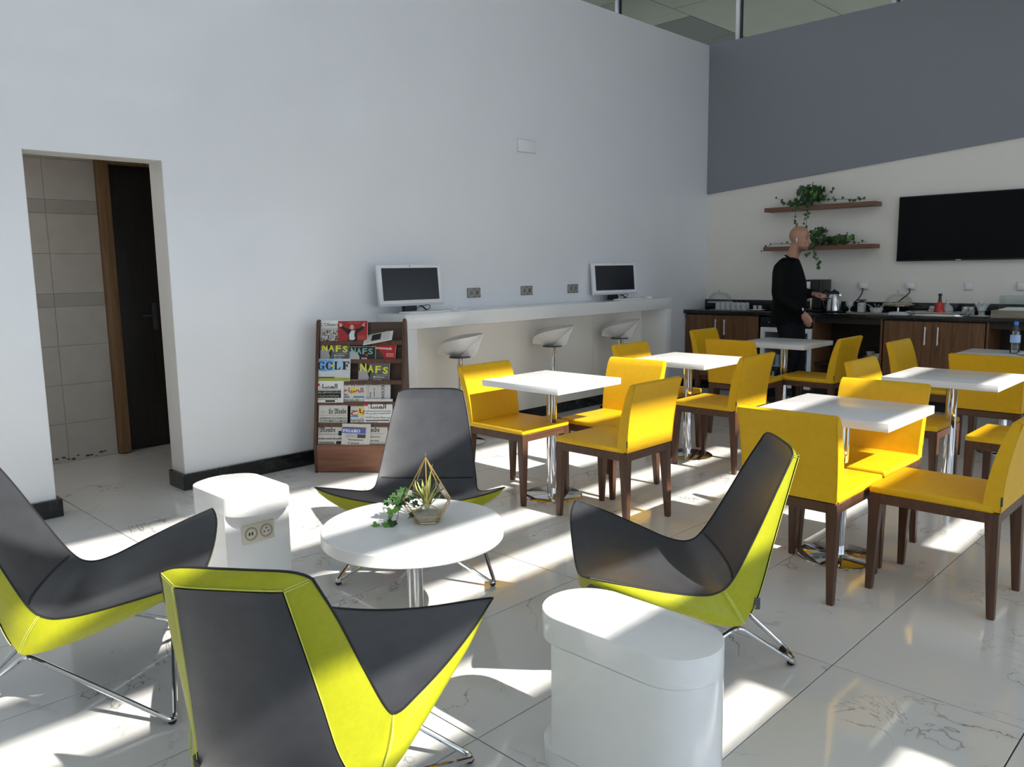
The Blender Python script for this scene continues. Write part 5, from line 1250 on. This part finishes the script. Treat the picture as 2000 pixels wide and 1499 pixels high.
ellip(bm, hp(.072, 0, -.098), .022, .026, .020, R3, 14, 10)      # chin
ellip(bm, hp(.076, 0, .026), .018, .052, .013, R3, 14, 8)        # brow
tube(bm, [hp(.085, 0, .016), hp(.100, 0, -.012), hp(.115, 0, -.034)], [.010, .0115, .014], 10)   # nose
ellip(bm, hp(.106, 0, -.037), .013, .017, .010, R3, 12, 8)
for s in (1, -1):
    ellip(bm, hp(.052, s*.043, -.022), .028, .02, .026, R3, 12, 8)   # cheek
    ellip(bm, hp(-.008, s*.076, -.015), .016, .010, .031, R3, 12, 10)  # ear
    ellip(bm, hp(-.010, s*.081, .004), .017, .007, .016, R3, 10, 8)
ellip(bm, hp(.092, 0, -.063), .012, .023, .0065, R3, 12, 8); ellip(bm, hp(.090, 0, -.075), .012, .020, .0065, R3, 12, 8)   # lips
limb(bm, [(.035, 0, 1.62, .058), (.0, 0, 1.53, .060), (-.035, 0, 1.45, .062)])
loft(bm, [(-.04, 0, 1.42, .07, .14), (-.035, 0, 1.36, .09, .17), (-.02, 0, 1.2, .105, .16), (-.01, 0, 1.05, .10, .145), (-.01, 0, .93, .105, .16), (-.01, 0, .86, .1, .16)])
LEGS = {1: [(-.0, .09, .90, .08), (.05, .09, .50, .052), (.06, .09, .10, .04)], -1: [(-.01, -.09, .90, .08), (.04, -.09, .50, .052), (-.16, -.09, .12, .04)]}
for s in (1, -1): limb(bm, LEGS[s])
def arm(s):
    if s < 0: return [(-.04, -.185, 1.40, .045), (-.03, -.230, 1.13, .038), (.195, -.205, .985, .026)]
    return [(-.03, .18, 1.40, .045), (.0, .21, 1.16, .038), (.17, .12, 1.14, .026)]
for s in (1, -1): limb(bm, arm(s))
# right hand hanging, fingers loosely curled
W0 = Vector((.198, -.205, .98)); dn = Vector((.34, 0, -1)).normalized()
ellip(bm, W0+dn*.05, .034, .017, .05, Matrix.Rotation(math.radians(-9), 3, 'Y'), 14, 10)
for k, (ox, L_) in enumerate(((.030, .072), (.011, .080), (-.009, .075), (-.027, .060))):
    b0_ = W0+dn*.085+Vector((ox, .0, .004*abs(k-1.5)))
    q = [b0_-dn*.02, b0_+dn*L_*.45+Vector((.004, .006, 0)), b0_+dn*L_*.8+Vector((-.004, .02, 0)), b0_+dn*L_+Vector((-.012, .034, .006))]
    tube(bm, spline(q, 3), [.0098-.0022*i/9 for i in range(10)], 8); ellip(bm, q[-1], .0076, .0076, .0076, n=8, m=6)
q = [W0+dn*.02+Vector((.024, .006, 0)), W0+dn*.058+Vector((.046, .012, 0)), W0+dn*.085+Vector((.05, .018, 0)), W0+dn*.102+Vector((.047, .024, 0))]
tube(bm, spline(q, 3), [.0125-.0035*i/9 for i in range(10)], 8); ellip(bm, q[-1], .009, .009, .009, n=8, m=6)
# left hand reaching forward and closed round the phone
H0 = Vector((.175, .118, 1.14)); fw = Vector((.93, -.30, -.10)).normalized(); sd2 = Vector((.30, .95, 0)).normalized()
R_h = Matrix((fw, sd2, fw.cross(sd2))).transposed()
ellip(bm, H0+fw*.055+Vector((0, 0, .006)), .052, .037, .017, R_h, 14, 10)
for k, (oy, L_) in enumerate(((-.030, .070), (-.010, .078), (.010, .074), (.028, .06))):
    b0_ = H0+fw*.092+sd2*oy*1.0+Vector((0, 0, .004)); 
    q = [b0_-fw*.02, b0_+fw*L_*.42+Vector((0, 0, .0)), b0_+fw*L_*.62+Vector((0, 0, -.026)), b0_+fw*L_*.42+Vector((0, 0, -.046))]
    tube(bm, spline(q, 3), [.0098-.002*i/9 for i in range(10)], 8); ellip(bm, q[-1], .0078, .0078, .0078, n=8, m=6)
q = [H0+fw*.03-sd2*.025, H0+fw*.065-sd2*.046+Vector((0, 0, -.012)), H0+fw*.10-sd2*.046+Vector((0, 0, -.018)), H0+fw*.122-sd2*.038+Vector((0, 0, -.02))]
tube(bm, spline(q, 3), [.0125-.0035*i/9 for i in range(10)], 8); ellip(bm, q[-1], .009, .009, .009, n=8, m=6)
link('body', remesh(bm, .0062, 3), M_SKIN, man)
for s in (1, -1):
    bm = BM(); ellip(bm, hp(.077, s*.031, .003), .0105, .012, .0065, R3, 12, 8); finish('eye', bm, mat('eye white', (.35, .31, .28), .2, noise=.02), man, 180)
    bm = BM(); ellip(bm, hp(.0855, s*.032, .002), .003, .006, .0055, R3, 10, 6); finish('iris', bm, K0, man, 180)
    bm = BM(); tube(bm, [hp(.086, s*.014, .026), hp(.088, s*.03, .031), hp(.078, s*.05, .025)], [.003, .004, .0022], 6); finish('eyebrow', bm, mat('brow hair', (.05, .028, .02), .8, noise=.2), man, 180)
bm = BM(); ellip(bm, hp(.004, -.0875, -.006), .008, .006, .008, n=10, m=8); tube(bm, [hp(.004, -.0895, -.008), hp(.011, -.089, -.042)], [.0042, .0034], 8); finish('earbud', bm, M_PLAST, man, 60)
# jacket
bm = BM()
loft(bm, [(-.045, 0, .845, .150, .195), (-.035, 0, .90, .158, .198), (-.02, 0, 1.02, .155, .186), (-.02, 0, 1.14, .152, .184), (-.03, 0, 1.26, .150, .194), (-.045, 0, 1.36, .132, .195), (-.05, 0, 1.425, .118, .168), (-.04, 0, 1.475, .09, .112), (-.025, 0, 1.505, .07, .085)], p=2.5)
limb(bm, [(-.045, -.180, 1.395, .072), (-.045, -.228, 1.25, .066), (-.03, -.240, 1.12, .062), (.09, -.226, 1.045, .053), (.178, -.208, .995, .045)])
limb(bm, [(-.045, .180, 1.395, .072), (-.04, .225, 1.25, .066), (.0, .225, 1.15, .060), (.075, .175, 1.145, .053), (.14, .135, 1.142, .046)])
link('jacket', remesh(bm, .011, 5), M_JACKET, man)
bm = BM()
for s in (1, -1):
    q = [Vector((.055, s*.012, 1.30)), Vector((.045, s*.055, 1.42)), Vector((.0, s*.075, 1.49)), Vector((-.05, s*.065, 1.52)), Vector((-.078, 0, 1.525))]
    P = spline(q, 5); rows = [[p+Vector((.018, s*.002, -.004)), p+Vector((.012, s*.018, .010)), p+Vector((-.004, s*.020, .002))] for p in P]; grid(bm, rows)
bmesh.ops.solidify(bm, geom=bm.faces[:], thickness=.006); finish('collar', bm, M_JACKET, man, 60)
bm = BM()
for s in (1, -1):
    a = LEGS[s]; limb(bm, [(a[0][0]-.005, s*.085, .90, .108), (lerp(a[0][0], a[1][0], .5)+.0, s*.09, .70, .090), (a[1][0], s*.09, .50, .070), (lerp(a[1][0], a[2][0], .5), s*.09, .30, .062), (a[2][0]-.005, s*.09, .10 if s > 0 else .13, .056)])
loft(bm, [(-.015, 0, .83, .11, .165), (-.015, 0, .90, .118, .175), (-.015, 0, .98, .112, .165)])
link('trousers', remesh(bm, .011, 4), M_TROUS, man)
for s in (1, -1):
    ax, az = (.06, .0) if s > 0 else (-.16, .0); bm = BM(); tl = 0 if s > 0 else .42
    ellip(bm, (.055, 0, .045), .135, .045, .042, n=18, m=12); ellip(bm, (-.03, 0, .06), .055, .042, .055, n=14, m=10); ellip(bm, (-.01, 0, .09), .048, .045, .05, n=14, m=10)
    bmesh.ops.bisect_plane(bm, geom=bm.verts[:]+bm.edges[:]+bm.faces[:], plane_co=(0, 0, .004), plane_no=(0, 0, -1), clear_outer=True)
    o = finish('shoe', bm, M_SHOE, man, 60); o.location = (ax, s*.09, 0)
    if tl: o.rotation_euler = (0, .18, 0); o.location = (ax+.0, s*.09, .034)
bm = BM(); tube(bm, [W0+Vector((.0, .0, .022))+Vector((.031*math.cos(a), .026*math.sin(a), .004*math.cos(a))) for a in [2*PI*k/16 for k in range(16)]], .0055, 6, closed=True); finish('watch_strap', bm, M_BLACK, man)
bm = BM(); box(bm, W0.x-.014, W0.x+.014, W0.y-.036, W0.y-.026, W0.z+.010, W0.z+.036, .003); finish('watch_case', bm, M_ALU, man)
ph = thing('phone', 'dark phone held out in the man\'s forward hand', 'phone')
MW = Matrix.Translation((-3.66, 7.74, 0)) @ Matrix.Rotation(math.radians(4), 4, 'Z')
ph.matrix_world = MW @ Matrix.Translation(H0+fw*.105+Vector((0, 0, -.024))) @ R_h.to_4x4()
bm = BM(); box(bm, -.078, .078, -.036, .036, -.0045, .0045, .003); finish('phone_body', bm, M_BLACK, ph)
bm = BM(); box(bm, -.072, .072, -.033, .033, -.0052, -.0044); finish('screen', bm, M_SCREEN, ph, 0)
